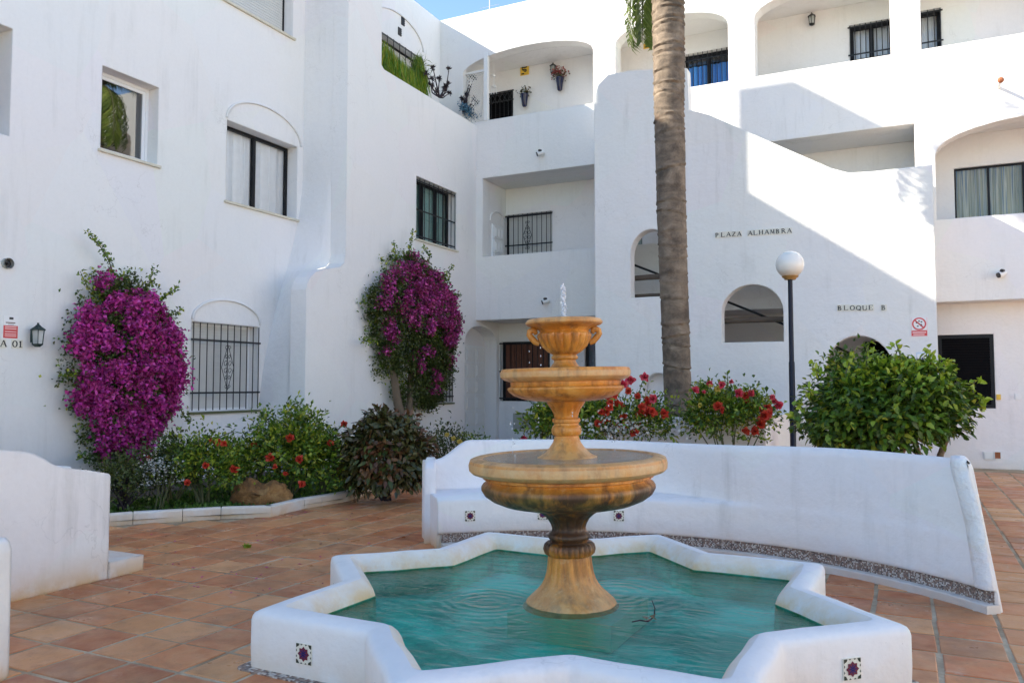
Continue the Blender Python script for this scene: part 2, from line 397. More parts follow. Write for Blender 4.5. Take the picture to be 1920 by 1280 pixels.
def fountain_stone():
    m = NT('ochre_stone'); g = m.n('ShaderNodeNewGeometry'); pos = g.outputs['Position']; v = m.coord('Object')
    sp = m.n('ShaderNodeSeparateXYZ'); m.l(v, sp.inputs[0]); z = sp.outputs[2]
    c = m.ramp(m.noise(v, 5, 6, .65, .3), [(.25, (.40,.115,.010)), (.5, (.60,.23,.024)), (.75, (.74,.38,.08))])
    mp = m.n('ShaderNodeMapping'); mp.inputs['Scale'].default_value = (14, 14, 1.3); m.l(v, mp.inputs[0])
    streak = m.noise(mp.outputs[0], 1., 6, .65)
    c = m.mix(m.ramp(streak, [(.48, 0.), (.66, .75)]), c, (.15,.045,.008))
    c = m.mix(m.ramp(m.noise(v, 30, 5, .7), [(.55, 0.), (.75, .5)]), c, (.72,.52,.26))
    def band(z0, z1, z2, z3):   # soft mask between heights
        a = m.n('ShaderNodeMapRange', interpolation_type='SMOOTHSTEP'); a.inputs[1].default_value = z0; a.inputs[2].default_value = z1; m.l(z, a.inputs[0])
        b = m.n('ShaderNodeMapRange', interpolation_type='SMOOTHSTEP'); b.inputs[1].default_value = z3; b.inputs[2].default_value = z2; m.l(z, b.inputs[0])
        return m.math('MULTIPLY', a.outputs[0], b.outputs[0])
    # wet algae and mineral deposits where the overflow runs
    c = m.mix(m.math('MULTIPLY', band(.42,.54,.84,.92), m.ramp(m.math('ADD', m.math('MULTIPLY', streak, .55), m.math('MULTIPLY', m.noise(v, 3.3, 4), .45)), [(.36, .25), (.50, .96)])), c, (.040,.018,.008))
    c = m.mix(m.math('MULTIPLY', band(.76,.80,.84,.90), m.ramp(m.noise(v, 4, 4), [(.4, 0.), (.6, .5)])), c, (.10,.10,.02))
    # limescale on the rims
    for (a, b, cc, d, st) in ((.925,.945,1.0,1.01,.85), (1.462,1.475,1.52,1.53,.6), (1.79,1.81,1.85,1.86,.4), (.02,.12,.22,.42,.55), (1.0,1.02,1.05,1.14,.55)):
        c = m.mix(m.math('MULTIPLY', band(a, b, cc, d), m.ramp(m.noise(v, 8, 5, .7), [(.30, st*.3), (.62, st)])), c, (.62,.44,.22))
    h = m.math('ADD', m.noise(v, 28, 5, .7), m.math('MULTIPLY', m.noise(v, 90, 3), .4))
    m.set(c, m.ramp(streak, [(.35, .30), (.65, .60)]), m.bump(h, .6, .007)); m.b.inputs['Specular IOR Level'].default_value = .55
    return m.mat
M['stone'] = fountain_stone()
def rockmat():
    m = NT('brown_rock'); v = m.coord('Object')
    c = m.ramp(m.noise(v, 4, 7, .7), [(.3, (.06,.03,.012)), (.5, (.26,.12,.035)), (.7, (.50,.28,.10))])
    m.set(c, .9, m.bump(m.noise(v, 14, 6, .7), 1., .04)); return m.mat
M['rock'] = rockmat()
def trunkmat():
    m = NT('palm_bark'); v = m.coord('Object', (1,1,1)); g = m.n('ShaderNodeNewGeometry')
    mp = m.n('ShaderNodeMapping'); mp.inputs['Scale'].default_value = (3,3,4.5); m.l(v, mp.inputs[0])
    n1 = m.noise(mp.outputs[0], 1.2, 6, .7, .5)
    c = m.ramp(n1, [(.28, (.07,.052,.037)), (.5, (.165,.125,.088)), (.72, (.29,.225,.16))])
    c = m.mix(m.ramp(m.noise(v, 3.5, 5, .7), [(.5, 0.), (.68, .65)]), c, (.035,.027,.02))
    c = m.mix(m.ramp(m.noise(v, 1.5, 5, .7), [(.56, 0.), (.7, .4)]), c, (.22,.11,.05))
    mv = m.n('ShaderNodeMapping'); mv.inputs['Scale'].default_value = (22,22,1.5); m.l(v, mv.inputs[0])
    h = m.math('ADD', m.math('MULTIPLY', n1, 1.4), m.math('MULTIPLY', m.noise(mv.outputs[0], 1., 4), .5))
    m.set(c, .9, m.bump(h, .55, .02)); return m.mat
M['trunk'] = trunkmat()
def mosaic():
    m = NT('mosaic_strip'); v = m.coord('UV')
    vo = m.n('ShaderNodeTexVoronoi', feature='F1', distance='CHEBYCHEV'); vo.inputs['Scale'].default_value = 1.; vo.inputs['Randomness'].default_value = .45
    m.l(v, vo.inputs['Vector'])
    sp = m.n('ShaderNodeSeparateColor'); m.l(vo.outputs['Color'], sp.inputs[0])
    c = m.ramp(sp.outputs[0], [(0,(.20,.11,.08)), (.3,(.07,.06,.06)), (.45,(.30,.22,.17)), (.6,(.55,.51,.46)), (.8,(.12,.09,.09)), (.9,(.62,.58,.52))], 'CONSTANT')
    c = m.mix(m.ramp(vo.outputs['Distance'], [(.38, 0.), (.46, .8)]), c, (.30,.24,.19))
    g = m.n('ShaderNodeNewGeometry'); c = m.mix(m.ramp(m.noise(g.outputs['Position'], 3, 4), [(.5, 0.), (.75, .6)]), c, (.16,.09,.06))
    m.set(c, .5); return m.mat
M['mosaic'] = mosaic()
def poolpaint():
    m = NT('turquoise_pool_paint'); g = m.n('ShaderNodeNewGeometry'); pos = g.outputs['Position']
    c = m.mix(m.ramp(m.noise(pos, 1.6, 5, .6), [(.42, 0.), (.60, 1.)]), (.006,.52,.37), (.06,.90,.70))
    sp = m.n('ShaderNodeSeparateXYZ'); m.l(pos, sp.inputs[0])
    mr = m.n('ShaderNodeMapRange'); mr.inputs[1].default_value = .12; mr.inputs[2].default_value = .19; m.l(sp.outputs[2], mr.inputs[0])
    c = m.mix(m.math('MULTIPLY', mr.outputs[0], m.ramp(m.noise(pos, 9, 5, .7), [(.3, .6), (.6, 1.)])), c, (.03,.16,.04))
    c = m.mix(m.ramp(m.noise(pos, 2.6, 6, .7), [(.50, 0.), (.66, .75)]), c, (.006,.34,.26))  # darker blotches put the water's shade and reflection contrast into the colour
    m.set(c, .5); return m.mat
M['pool'] = poolpaint()
M['plinth'] = plain('algae_stained_stone', (.14,.72,.50), .7, var=.25)
FC = CF(.345, 4.72)
def water():
    m = NT('pool_water'); g = m.n('ShaderNodeNewGeometry'); pos = g.outputs['Position']
    def rings(cx, cy, freq, amp, rad, sq=1.):
        sub = m.n('ShaderNodeVectorMath', operation='SUBTRACT'); sub.inputs[1].default_value = (cx, cy, .2); m.l(pos, sub.inputs[0])
        dn = m.n('ShaderNodeVectorMath', operation='ADD'); m.l(sub.outputs[0], dn.inputs[0])
        nn = m.n('ShaderNodeTexNoise'); nn.inputs['Scale'].default_value = 3.2; nn.inputs['Detail'].default_value = 2; m.l(pos, nn.inputs['Vector'])
        sc = m.n('ShaderNodeVectorMath', operation='SCALE'); sc.inputs['Scale'].default_value = .13; m.l(nn.outputs['Color'], sc.inputs[0]); m.l(sc.outputs[0], dn.inputs[1])
        ln = m.n('ShaderNodeVectorMath', operation='LENGTH'); m.l(dn.outputs[0], ln.inputs[0]); d = ln.outputs['Value']
        s = m.math('SINE', m.math('MULTIPLY', d, freq))
        fall = m.n('ShaderNodeMapRange', interpolation_type='SMOOTHSTEP'); fall.inputs[1].default_value = rad; fall.inputs[2].default_value = .05; m.l(d, fall.inputs[0])
        return m.math('MULTIPLY', m.math('MULTIPLY', s, fall.outputs[0]), amp)
    a = CF(.0, 4.75); b = CF(.78, 4.95); c3 = CF(.2, 4.45)
    h = m.math('ADD', rings(a.x-.05, a.y-.05, 95, .42, .7), rings(b.x-.05, b.y-.05, 88, .5, .7))
    h = m.math('ADD', h, rings(c3.x-.05, c3.y-.05, 120, .18, .5))
    mp = m.n('ShaderNodeMapping'); mp.inputs['Rotation'].default_value = (0,0,-YAW); mp.inputs['Scale'].default_value = (1, 2.4, 1); m.l(pos, mp.inputs[0])
    h = m.math('ADD', h, m.math('MULTIPLY', m.noise(mp.outputs[0], 4.0, 4, .55, 1.0), 2.7))
    h = m.math('ADD', h, m.math('MULTIPLY', m.noise(mp.outputs[0], 15, 3, .5), .6))
    nrm = m.bump(h, 1., .0040)
    gl = m.n('ShaderNodeBsdfGlossy'); gl.inputs['Roughness'].default_value = .015; m.l(nrm, gl.inputs['Normal'])
    tr = m.n('ShaderNodeBsdfRefraction'); tr.inputs['IOR'].default_value = 1.33; tr.inputs[0].default_value = (.60,.93,.88,1); m.l(nrm, tr.inputs['Normal'])
    tp = m.n('ShaderNodeBsdfTransparent'); tp.inputs[0].default_value = (.62,.985,.93,1)
    m0 = m.n('ShaderNodeMixShader'); m0.inputs[0].default_value = .0; m.l(tp.outputs[0], m0.inputs[1]); m.l(tr.outputs[0], m0.inputs[2])
    fr = m.n('ShaderNodeFresnel'); fr.inputs[0].default_value = 1.34; m.l(nrm, fr.inputs['Normal'])
    mx = m.n('ShaderNodeMixShader'); m.l(m.math('MULTIPLY', fr.outputs[0], .95, True), mx.inputs[0]); m.l(m0.outputs[0], mx.inputs[1]); m.l(gl.outputs[0], mx.inputs[2])
    m.l(mx.outputs[0], m.out.inputs[0]); return m.mat
M['water'] = water()
def basin_water():
    m = NT('basin_water'); g = m.n('ShaderNodeNewGeometry'); pos = g.outputs['Position']
    nrm = m.bump(m.math('ADD', m.noise(pos, 30, 4), m.noise(pos, 90, 2)), 1., .004)
    m.set(m.mix(m.ramp(m.noise(pos, 9, 5), [(.4, 0.), (.7, 1.)]), (.20,.19,.14), (.36,.35,.30)), .06, nrm); m.b.inputs['Specular IOR Level'].default_value = .8
    return m.mat
M['basin_water'] = basin_water()
def jet():
    m = NT('falling_water'); m.set((.95,.97,1.), .12); m.b.inputs['Transmission Weight'].default_value = .55; m.b.inputs['IOR'].default_value = 1.2
    return m.mat
M['jet'] = jet()
def lglass():
    m = NT('frosted_lantern_glass'); tr = m.n('ShaderNodeBsdfTransparent'); mx = m.n('ShaderNodeMixShader'); mx.inputs[0].default_value = .5
    m.set((.62,.66,.64), .2); m.l(m.b.outputs[0], mx.inputs[1]); m.l(tr.outputs[0], mx.inputs[2]); m.l(mx.outputs[0], m.out.inputs[0]); return m.mat
M['lantern_glass'] = lglass()

# ------------------------------------------------------------------ main planes of the buildings
T = 15.5                               # front wing face
SB = onT(893, 228, T).x                # left wing, stepped-forward part
TU = onS(650, 300, SB).y               # its upper front edge
SA = onT(568, 300, TU).x               # left wing main face
TL = onS(573, 640, SB).y               # lower storey comes forward
TBK = 14.2                            # stair tower face
TG = T + 1.15                          # back wall of the galleries
ROOF = 9.82
WT = .32
def aS(px, py, S): return onS(px, py, S).y
def zS(px, py, S): return onS(px, py, S).z
def aT(px, py, t): return onT(px, py, t).x
def zT(px, py, t): return onT(px, py, t).z
def arch(a0, a1, z0, zs, rise, n=14):
    """hole outline: sill z0, springing zs, rise above it"""
    c, h = (a0+a1)/2, (a1-a0)/2
    return [(a0, z0), (a1, z0)] + [(c + h*math.cos(PI*k/n), zs + rise*math.sin(PI*k/n)) for k in range(n+1)]
def rect(a0, a1, z0, z1): return [(a0, z0), (a1, z0), (a1, z1), (a0, z1)]
def mapf(plane, c):
    return (lambda a, d, z: (c+d, a, z)) if plane == 's' else (lambda a, d, z: (a, c-d, z))
def wbox(mb, f, a0, a1, d0, d1, z0, z1, m=0):
    p, q = f(a0, d0, z0), f(a1, d1, z1)
    mb.box(p[0], q[0], p[1], q[1], z0, z1, m)

def window(parent, plane, c, a0, a1, z0, z1, depth=.24, frame='black_frame', fw=.05, split=1, curtain=None, grille=None, sill=None,
           shutter=False, glassm='glass', room=True, name='window', lab=None, gd=.05, bars=None, scroll=False, cur_z=None, sash=None, open_ends=(0, 0)):
    f = mapf(plane, c)
    mb = MB(); d0, d1 = -depth-.05, -depth
    wbox(mb, f, a0+.002, a0+fw, d0, d1, z0+.002, z1-.002); wbox(mb, f, a1-fw, a1-.002, d0, d1, z0+.002, z1-.002)
    wbox(mb, f, a0+fw, a1-fw, d0, d1, z1-fw, z1-.002); wbox(mb, f, a0+fw, a1-fw, d0, d1, z0+.002, z0+fw)
    for k in range(1, split):
        x = a0 + (a1-a0)*k/split; wbox(mb, f, x-fw*.6, x+fw*.6, d0, d1+.012, z0+fw, z1-fw)
    if sash:
        w2 = fw*1.0
        wbox(mb, f, a0+fw, a0+fw+w2, d0, d1-.015, z0+fw, z1-fw); wbox(mb, f, a1-fw-w2, a1-fw, d0, d1-.015, z0+fw, z1-fw)
        wbox(mb, f, a0+fw+w2, a1-fw-w2, d0, d1-.015, z1-fw-w2, z1-fw); wbox(mb, f, a0+fw+w2, a1-fw-w2, d0, d1-.015, z0+fw, z0+fw+w2)
    wd = mb.build(name, M[frame], parent)
    if lab: wd['label'] = lab
    if shutter:
        sh = MB(); n = max(4, int((z1-z0-2*fw)/.045)); hh = (z1-z0-2*fw)/n
        for k in range(n):
            zz = z0+fw+k*hh; wbox(sh, f, a0+fw, a1-fw, d0+.01, d1-.008, zz+.003, zz+hh-.003)
        wbox(sh, f, a0+fw, a1-fw, d0, d0+.008, z0+fw, z1-fw)
        sh.build('shutter', M['shutter'] if shutter is True else M[shutter], wd)
    else:
        for k in range(split):
            p = MB(); x0 = a0 + (a1-a0)*k/split + fw*.8; x1 = a0 + (a1-a0)*(k+1)/split - fw*.8; pw = [f(x0,d0+.02,z0+fw*.8),f(x1,d0+.02,z0+fw*.8),f(x1,d0+.02,z1-fw*.8),f(x0,d0+.02,z1-fw*.8)]
            p.add(pw, [(0,1,2,3)])
            p.build('pane', M[glassm], wd)
        if curtain:
            L = []; nn = int((a1-a0)*46)+8
            for zz in (z0+.01, (cur_z or z1-.01)):
                L.append([f(a0+fw*.5+(a1-a0-fw)*i/nn, -depth-.095 + .030*math.sin(i*.95+math.sin(i*.37)*1.5)+.012*math.sin(i*.31), zz) for i in range(nn+1)])
            cu = MB(); cu.loops(L, closed=False); cu.build('curtain', M[curtain], wd, smooth=60)
        if room:
            r = MB(); e = .02
            wbox(r, f, a0-e, a1+e, -depth-.75, -depth-.72, z0-e, z1+e)
            for (x0, x1, y0, y1) in ((a0-e-.02, a0-e, z0-e, z1+e), (a1+e, a1+e+.02, z0-e, z1+e)): wbox(r, f, x0, x1, -depth-.75, -depth-.07, y0, y1)
            wbox(r, f, a0-e, a1+e, -depth-.75, -depth-.07, z1+e, z1+e+.02); wbox(r, f, a0-e, a1+e, -depth-.75, -depth-.07, z0-e-.02, z0-e)
            r.build('room_interior', M['room'], wd)
    if grille:
        g = MB(); nb = bars or max(3, int(round((a1-a0)/.115))); da = (a1-a0)/nb
        for k in range(nb+1):
            x = a0 + da*k; x = min(max(x, a0+.012), a1-.012)
            g.tube([f(x, gd, z0+.02), f(x, gd, z1-.01)], .0085, 5)
        for zz in grille:
            zq = z0 + (z1-z0)*zz; wbox(g, f, a0-.03 if gd > 0 else a0+.001, a1+.03 if gd > 0 else a1-.001, gd-.004, gd+.004, zq-.014, zq+.014)
        if scroll:
            xc, zc = (a0+a1)/2, (z0+z1)/2; w2 = da*.92; h2 = (z1-z0)*.26
            for sx in (-1, 1):
                g.tube([f(xc, gd+.01, zc+h2), f(xc+sx*w2, gd+.01, zc), f(xc, gd+.01, zc-h2)], .006, 4)
                for sz in (-1, 1):
                    for (rr, off) in ((.05, .055), (.035, .16), (.035, .30)):
                        cx = xc+sx*(rr+.004)*.8; cz = zc+sz*off
                        g.tube([f(cx+rr*.8*math.cos(t*PI/8)*(1-t/26), gd+.01, cz+rr*math.sin(t*PI/8)*(1-t/26)) for t in range(18)], .005, 4)
        g.build('grille', M['iron'], wd)
    if sill:
        s = MB(); wbox(s, f, a0-.04, a1+.04, -depth, .045, z0-.035, z0-.001); s.build('sill', M[sill], wd)
    return wd
def arch_relief(parent, plane, c, a0, a1, zs, rise, wdt=.035, proud=.03, n=24, name='arch_moulding'):
    f = mapf(plane, c); mb = MB(); C_, h = (a0+a1)/2, (a1-a0)/2
    L = [[], [], [], []]
    rows = []
    for k in range(n+1):
        t = PI*k/n; x, z = math.cos(t), math.sin(t)
        rows.append([f(C_+h*x, 0., zs+rise*z), f(C_+h*x, proud, zs+rise*z), f(C_+(h+wdt)*x, proud*.7, zs+(rise+wdt)*z), f(C_+(h+wdt)*x, 0., zs+(rise+wdt)*z)])
    mb.loops(rows, cap0=True, cap1=True)
    return mb.build(name, M['stucco'], parent)

# ================================================================== ground
g = MB(); g.add([(-150,-150,0),(150,-150,0),(150,150,0),(-150,150,0)], [(0,1,2,3)])
pav = g.build('pavement', M['mortar'], None); tag(pav, kind='structure')

# ================================================================== left wing
LW = thing('apartment_building', 'tall white stuccoed left wing with arched window mouldings behind the bougainvillea', 'building', (SA-3, 4, 0))
def rS(x0, yb0, x1, yt1, S):   # rectangle on plane S from bottom-left pixel and top-right pixel
    return [aS(x0, yb0, S), aS(x1, yt1, S), zS(x0, yb0, S), zS(x1, yt1, S)]
W1 = [aS(188,280,SA), aS(298,165,SA), zS(296,311,SA), zS(298,165,SA)]
W2 = [aS(423,376,SA), aS(558,278,SA), zS(556,412,SA), zS(560,277,SA)]
W3 = [aS(356,772,SA), aS(484,614,SA), zS(470,768,SA), zS(484,613,SA)]
W0 = [aS(405,-40,SA), aS(549,70,SA), zS(549,72,SA), zS(549,72,SA)+1.45]
W4 = [aS(-120,250,SA), aS(24,60,SA), zS(22,257,SA), zS(24,55,SA)]
lowstep = [(TL,0),(TL,2.95),(TL+.03,3.05),(TL+.10,3.16),(TL+.24,3.26),(TL+.45,3.33),(TU-.32,3.37),(TU-.14,3.42),(TU-.04,3.50),(TU,3.66)]
mb = MB()
mb.slab('s', SA, -WT, [(-9,0),(TU+.3,0),(TU+.3,ROOF),(-9,ROOF)], [rect(*q) for q in (W0,W1,W2,W3,W4)])
wa = mb.build('wall', M['stucco'], LW)
mb = MB(); mb.box(SA-9, SA-WT, -9, T+.2, ROOF-.3, ROOF-.05); mb.build('roof', M['stucco'], LW)
mb = MB(); mb.box(SA-.05, SB-WT-.003, TU+.02, 11.62, ROOF-.1, 11.9); mb.build('roof_turret', M['stucco'], LW)
W5 = [aS(780,452,SB), aS(856,362,SB), zS(856,470,SB), zS(856,362,SB)]
W6 = [aS(790,754,SB), aS(848,640,SB), zS(848,754,SB), zS(848,640,SB)]
TT = 11.87; PZ = 7.23
nh = [aS(872,640,SB), aS(931,655,SB)]
nz1 = zS(905, 612, SB); 
mb = MB()
outer = lowstep + [(TU,11.9),(TT,11.9),(TT,PZ+.06),(TT+.08,PZ),(T,PZ),(TG+.3,PZ),(TG+.3,0)]
DHs = arch(nh[0], nh[1], .03, nz1-.36, .36)
mb.slab('s', SB, -WT, outer, [rect(*W5), rect(*W6), DHs])
wb = mb.build('wall', M['stucco'], LW)
# the return face: its lower storey flows into the main wall in a soft plastered slope
mb = MB(); rows = []; NS = 14
lz = [0,.9,1.2,1.6] + [1.6+.08*k for k in range(1,30)] + [4.2,4.5,4.8,5.0,5.2,11.9]
def tB(z):
    if z <= lowstep[1][1]: return TL
    for (ta, za), (tb, zb) in zip(lowstep[1:], lowstep[2:]):
        if z <= zb: return ta+(tb-ta)*(z-za)/max(1e-6,zb-za)
    return TU
def sm3(a, b, x):
    t = min(1, max(0, (x-a)/(b-a))); return t*t*(3-2*t)
for k in range(NS+1):
    q = k/NS; s_ = SB-WT + (SA-.02-SB+WT)*q
    rows.append([(s_, (1-q**.35)*tB(z) + q**.35*(TL + (TU-TL)*sm3(.9, 5.2, z)), z) for z in lz])
mb.loops(rows, closed=False); mb.build('wall', M['stucco'], LW, smooth=70)
mb = MB(); mb.box(SA-.06, SB-WT, TT-.25, TT, 6.1, 11.9); mb.build('wall', M['stucco'], LW)
mb = MB(); mb.box(SA-.02, SB-WT, TU+.3, T+WT, 6.05, 6.15); mb.build('terrace_floor', M['stucco'], LW)
W7 = [aS(700,50,SA), aS(790,110,SA), 7.3, zS(775,100,SA)]
mb = MB(); mb.slab('s', SA, -WT, [(TU+.3,6),(T+.02,6),(T+.02,ROOF),(TU+.3,ROOF)], [rect(*W7)]); mb.build('wall', M['stucco'], LW)
# windows of the left wing
window(LW,'s',SA,*W0, frame='black_frame', fw=.04, shutter=True, depth=.2, sill='marble', lab='window with its pale roller shutter down')
window(LW,'s',SA,*W1, frame='white_frame', fw=.045, sash=True, depth=.2, sill='marble', glassm='glass_dark', lab='small white framed window')
window(LW,'s',SA,*W2, frame='black_frame', fw=.05, split=2, curtain='curtain', depth=.22, sill='marble', lab='black framed sliding window with white curtains')
window(LW,'s',SA,*W3, frame='white_frame', fw=.04, shutter=True, depth=.18, sill='mossy', grille=(.21,.80), gd=.03, scroll=True, bars=10, lab='window with scrolled black grille over a white shutter')
window(LW,'s',SA,*W4, frame='white_frame', fw=.05, depth=.28, glassm='glass_dark')
window(LW,'s',SB,*W5, frame='black_frame', fw=.05, split=3, curtain='curtain_teal', depth=.2, sill='marble', grille=(.06,.48,.95), gd=-.03, bars=9, lab='window with green tinted curtains and flush grille')
window(LW,'s',SB,*W6, frame='black_frame', fw=.05, split=2, curtain='curtain_slate', depth=.2, sill='mossy', grille=(.1,.5,.9), gd=.02, bars=9)
window(LW,'s',SA,*W7, frame='black_frame', fw=.05, shutter=True, depth=.2, grille=(.97,), gd=.03, bars=8)
zt = zS(484,613,SA)+.03
arch_relief(LW,'s',SA, W3[0]+.02, W3[1]+.02, zt, .33)
arch_relief(LW,'s',SA, W2[0]+.0, W2[1]+.05, W2[3]+.03, .42)
arch_relief(LW,'s',SA, aS(700,30,SA), aS(792,110,SA), zS(778,88,SA), .45)
# ventilation bricks high on the wing
for (px, py) in ((755,41),(749,60)):
    q = onS(px,py,SA); mb = MB(); mb.box(SA, SA+.012, q.y-.06, q.y+.06, q.z-.085, q.z+.085)
    for k in range(4): mb.box(SA+.012, SA+.02, q.y-.06, q.y+.06, q.z-.07+k*.04, q.z-.055+k*.04)
    mb.build('air_vent', M['iron'], LW)
# panelled door in the niche and the one above
def panel_door(parent, plane, c, a0, a1, z0, z1, depth, lab=None):
    f = mapf(plane, c); mb = MB(); wbox(mb, f, a0+.01, a1-.01, -depth-.05, -depth, z0, z1)
    d = mb.build('door', M['white_frame'], parent)
    if lab: d['label'] = lab
    for i in range(3):
        for k in range(6):
            p = MB(); w_ = (a1-a0)/3.3; hh = (z1-z0)/6.4; x = a0+.06+i*(a1-a0-.1)/3; z = z0+.1+k*(z1-z0-.1)/6
            f0, f1 = f(x+.02,-depth,z), f(x+w_-.03,-depth+.03,z+hh-.05)
            wbox(p, f, x, x+w_-.02, -depth, -depth+.018, z, z+hh-.03); wbox(p, f, x+.05, x+w_-.07, -depth+.018, -depth+.035, z+.05, z+hh-.08)
            p.build('door_panel', M['white_paint'], d)
    h = MB(); q = f(a0+.12, -depth+.06, z0+1.02); h.ball(q, .035, 8); h.build('door_handle', M['iron'], d)
    return d
panel_door(LW,'s',SB, nh[0]+.02, nh[1]-.02, .05, nz1-.42, .29, 'white carved panel door in an arched niche')
mb = MB(); mb.box(SB-.36, SB-.33, nh[0]-.2, nh[1]+.2, 0, 2.85); mb.build('niche_back', M['stucco'], LW)

# ================================================================== front wing
FW = thing('apartment_building', 'sunlit white front wing with arched galleries on its upper floors', 'building', (-2, T, 0))
SG = aT(905, 400, T); SE = 9.0; XW = SA-5
zb0, zb1 = zT(1115,592,T), zT(1115,465,T)        # lower parapet band
zc0, zc1 = zT(1115,308,T), zT(1115,193,T)        # upper parapet band
sR = aT(1715,270,T)
bays = [(aT(868,130,T), aT(1112,100,T)), (aT(1154,80,T), aT(1365,60,T)), (aT(1415,60,T), aT(1669,60,T)), (aT(1727,60,T), aT(1727,60,T)+2.35)]
zsp = 8.45
hol = []
for i, (a0, a1) in enumerate(bays):
    hol.append(arch(a0, a1, zc1 if i else zc1, zsp, .38 if a1-a0 > 2 else .34))
ar0 = aT(1755,350,T)
hol.append(rect(SG, sR, zb1, zc0))
hol.append(arch(ar0, ar0+3.3, zT(1757,412,T), zT(1755,290,T), .50))
mb = MB(); mb.slab('t', T, WT, [(XW,zb0),(SE,zb0),(SE,ROOF),(XW,ROOF)], hol); mb.build('wall', M['stucco_aged'], FW)
mb = MB(); mb.slab('t', T+.001, .3, [(XW,0),(SB-WT,0),(SB-WT,zb0),(XW,zb0)]); mb.build('wall', M['stucco'], FW)
# back wall of galleries
def rT(xl, xr, yb, yt, t, at=None):
    at = at or (xl+xr)/2
    return [aT(xl,(yb+yt)/2,t), aT(xr,(yb+yt)/2,t), zT(at,yb,t), zT(at,yt,t)]
B1 = rT(915,962,240,172,TG,940)        # dark grille window upper left
B2 = rT(1283,1372,165,95,TG,1330)      # blue curtains
B3 = rT(1593,1675,110,42,TG,1630)
B4 = rT(1690,1765,95,18,TG,1745)
C1 = rT(947,1035,484,400,TG,990)       # 1F left
C2 = rT(1790,1990,425,310,TG,1850)     # big window right
D1 = rT(940,1031,752,640,TG,985)
D2 = rT(1096,1150,752,640,TG,1120)
E1 = rT(1760,1865,765,627,T+.5,1812)
dd = rT(1622,1700,870,640,TG,1650); dd[2] = .03
sm = rT(1172,1204,470,440,TG,1190)
backs = [B1,B2,B3,B4,C1,C2,D1,D2,sm]
mb = MB(); mb.slab('t', TG, .3, [(SA,0),(SE,0),(SE,9.4),(SA,9.4)], [rect(*q) for q in backs]); mb.build('back_wall', M['stucco'], FW)
sgr = aT(1700,700,T+.5)
mb = MB(); mb.slab('t', T+.5, .25, [(sgr,0),(SE,0),(SE,zb0+.1),(sgr,zb0+.1)], [rect(*E1)]); mb.build('wall', M['stucco'], FW)
mb = MB(); mb.box(SG-.02, SE, T+WT, TG, zb0, zb0+.22); mb.box(SG-.02, SE, T+WT+.002, T+.75, zb0-.001, zb0); mb.build('gallery_floor', M['stucco'], FW)
mb = MB(); mb.box(SA, SE, T+WT, TG, zc0+.003, zc0+.22); mb.build('gallery_floor', M['stucco'], FW)
mb = MB(); mb.box(SA, SE, T+WT, TG, 8.86, 9.0); mb.build('gallery_ceiling', M['stucco'], FW)
mb = MB(); mb.box(SA-.3, SE, T+WT, T+7, ROOF-.32, ROOF-.2); mb.build('roof', M['stucco'], FW)
mb = MB(); mb.box(SG-.4, SG, T+WT, TG, zb0+.22, zc0); mb.build('side_wall', M['stucco'], FW)
mb = MB(); mb.box(bays[1][1]+.1, bays[1][1]+.3, T+WT, TG, zc0+.22, 8.86); mb.build('partition_wall', M['stucco'], FW)
mb = MB(); mb.box(bays[0][1]-.02, bays[0][1]+.25, T+WT, TG, zc0+.22, 8.86); mb.build('partition_wall', M['stucco'], FW)
mb = MB(); mb.box(ar0-.3, ar0-.05, T+WT, TG, zb0+.22, zc0); mb.build('partition_wall', M['stucco'], FW)
# first-floor side door of the left gallery
dz = zb0+.22
panel_door(FW,'s',SG+.002, T+.42, T+.98, dz, zS(915,400,SG) if False else dz+2.0, -.03, 'white panelled gallery door')
arch_relief(FW,'s',SG, T+.36, T+1.04, dz+2.05, .26, .03, .03)
window(FW,'t',TG,*B1, frame='black_frame', shutter='black', depth=.08, grille=(.72,.97), gd=.03, bars=6, lab='dark window behind an iron grille')
window(FW,'t',TG,*B2, frame='black_frame', fw=.06, split=2, curtain='curtain_blue', cur_z=B2[3]-.22, depth=.12, grille=(.04,.8), gd=.02, bars=10, lab='black framed window with bright blue curtains')
window(FW,'t',TG,*B3, frame='black_frame', fw=.07, split=2, curtain='curtain', depth=.12, grille=(.16,.93), gd=.02, bars=8)
window(FW,'t',TG,*B4, frame='black_frame', fw=.07, split=1, curtain='curtain', depth=.12, grille=(.2,.93), gd=.02, bars=6)
window(FW,'t',TG,*C1, frame='black_frame', fw=.04, shutter=True, depth=.1, grille=(.3,.96), gd=.04, bars=10, scroll=True, lab='gallery window with grey shutter behind black bars')
window(FW,'t',TG,*C2, frame='black_frame', fw=.03, split=3, curtain='curtain_olive', depth=.05, room=True, lab='wide window with olive striped curtains')
window(FW,'t',TG,*D1, frame='black_frame', fw=.06, shutter='wood_dark', depth=.08, grille=(.05,.5,.97), gd=.05, bars=9, lab='dark red wooden shuttered window behind black grille')
window(FW,'t',TG,*D2, frame='black_frame', fw=.05, curtain='curtain_slate', depth=.08)
window(FW,'t',TG,*sm, frame='black_frame', fw=.04, split=2, curtain='curtain_teal', depth=.1)
wv = window(FW,'t',T+.5,*E1, frame='black_frame', fw=.06, shutter='black', depth=.02, lab='wide black shuttered window by the stair tower')
mb = MB(); mb.box(dd[0], dd[1], TG-.04, TG-.002, dd[2], dd[3]); mb.build('door', M['black'], FW)
# slats of the reddish shutter
for k in range(9):
    x = D1[0]+.09+k*(D1[1]-D1[0]-.18)/9; mb = MB(); mb.box(x, x+(D1[1]-D1[0]-.18)/9-.012, TG+.055, TG+.075, D1[2]+.62, D1[3]-.07); mb.build('plank', M['wood_dark'], FW)
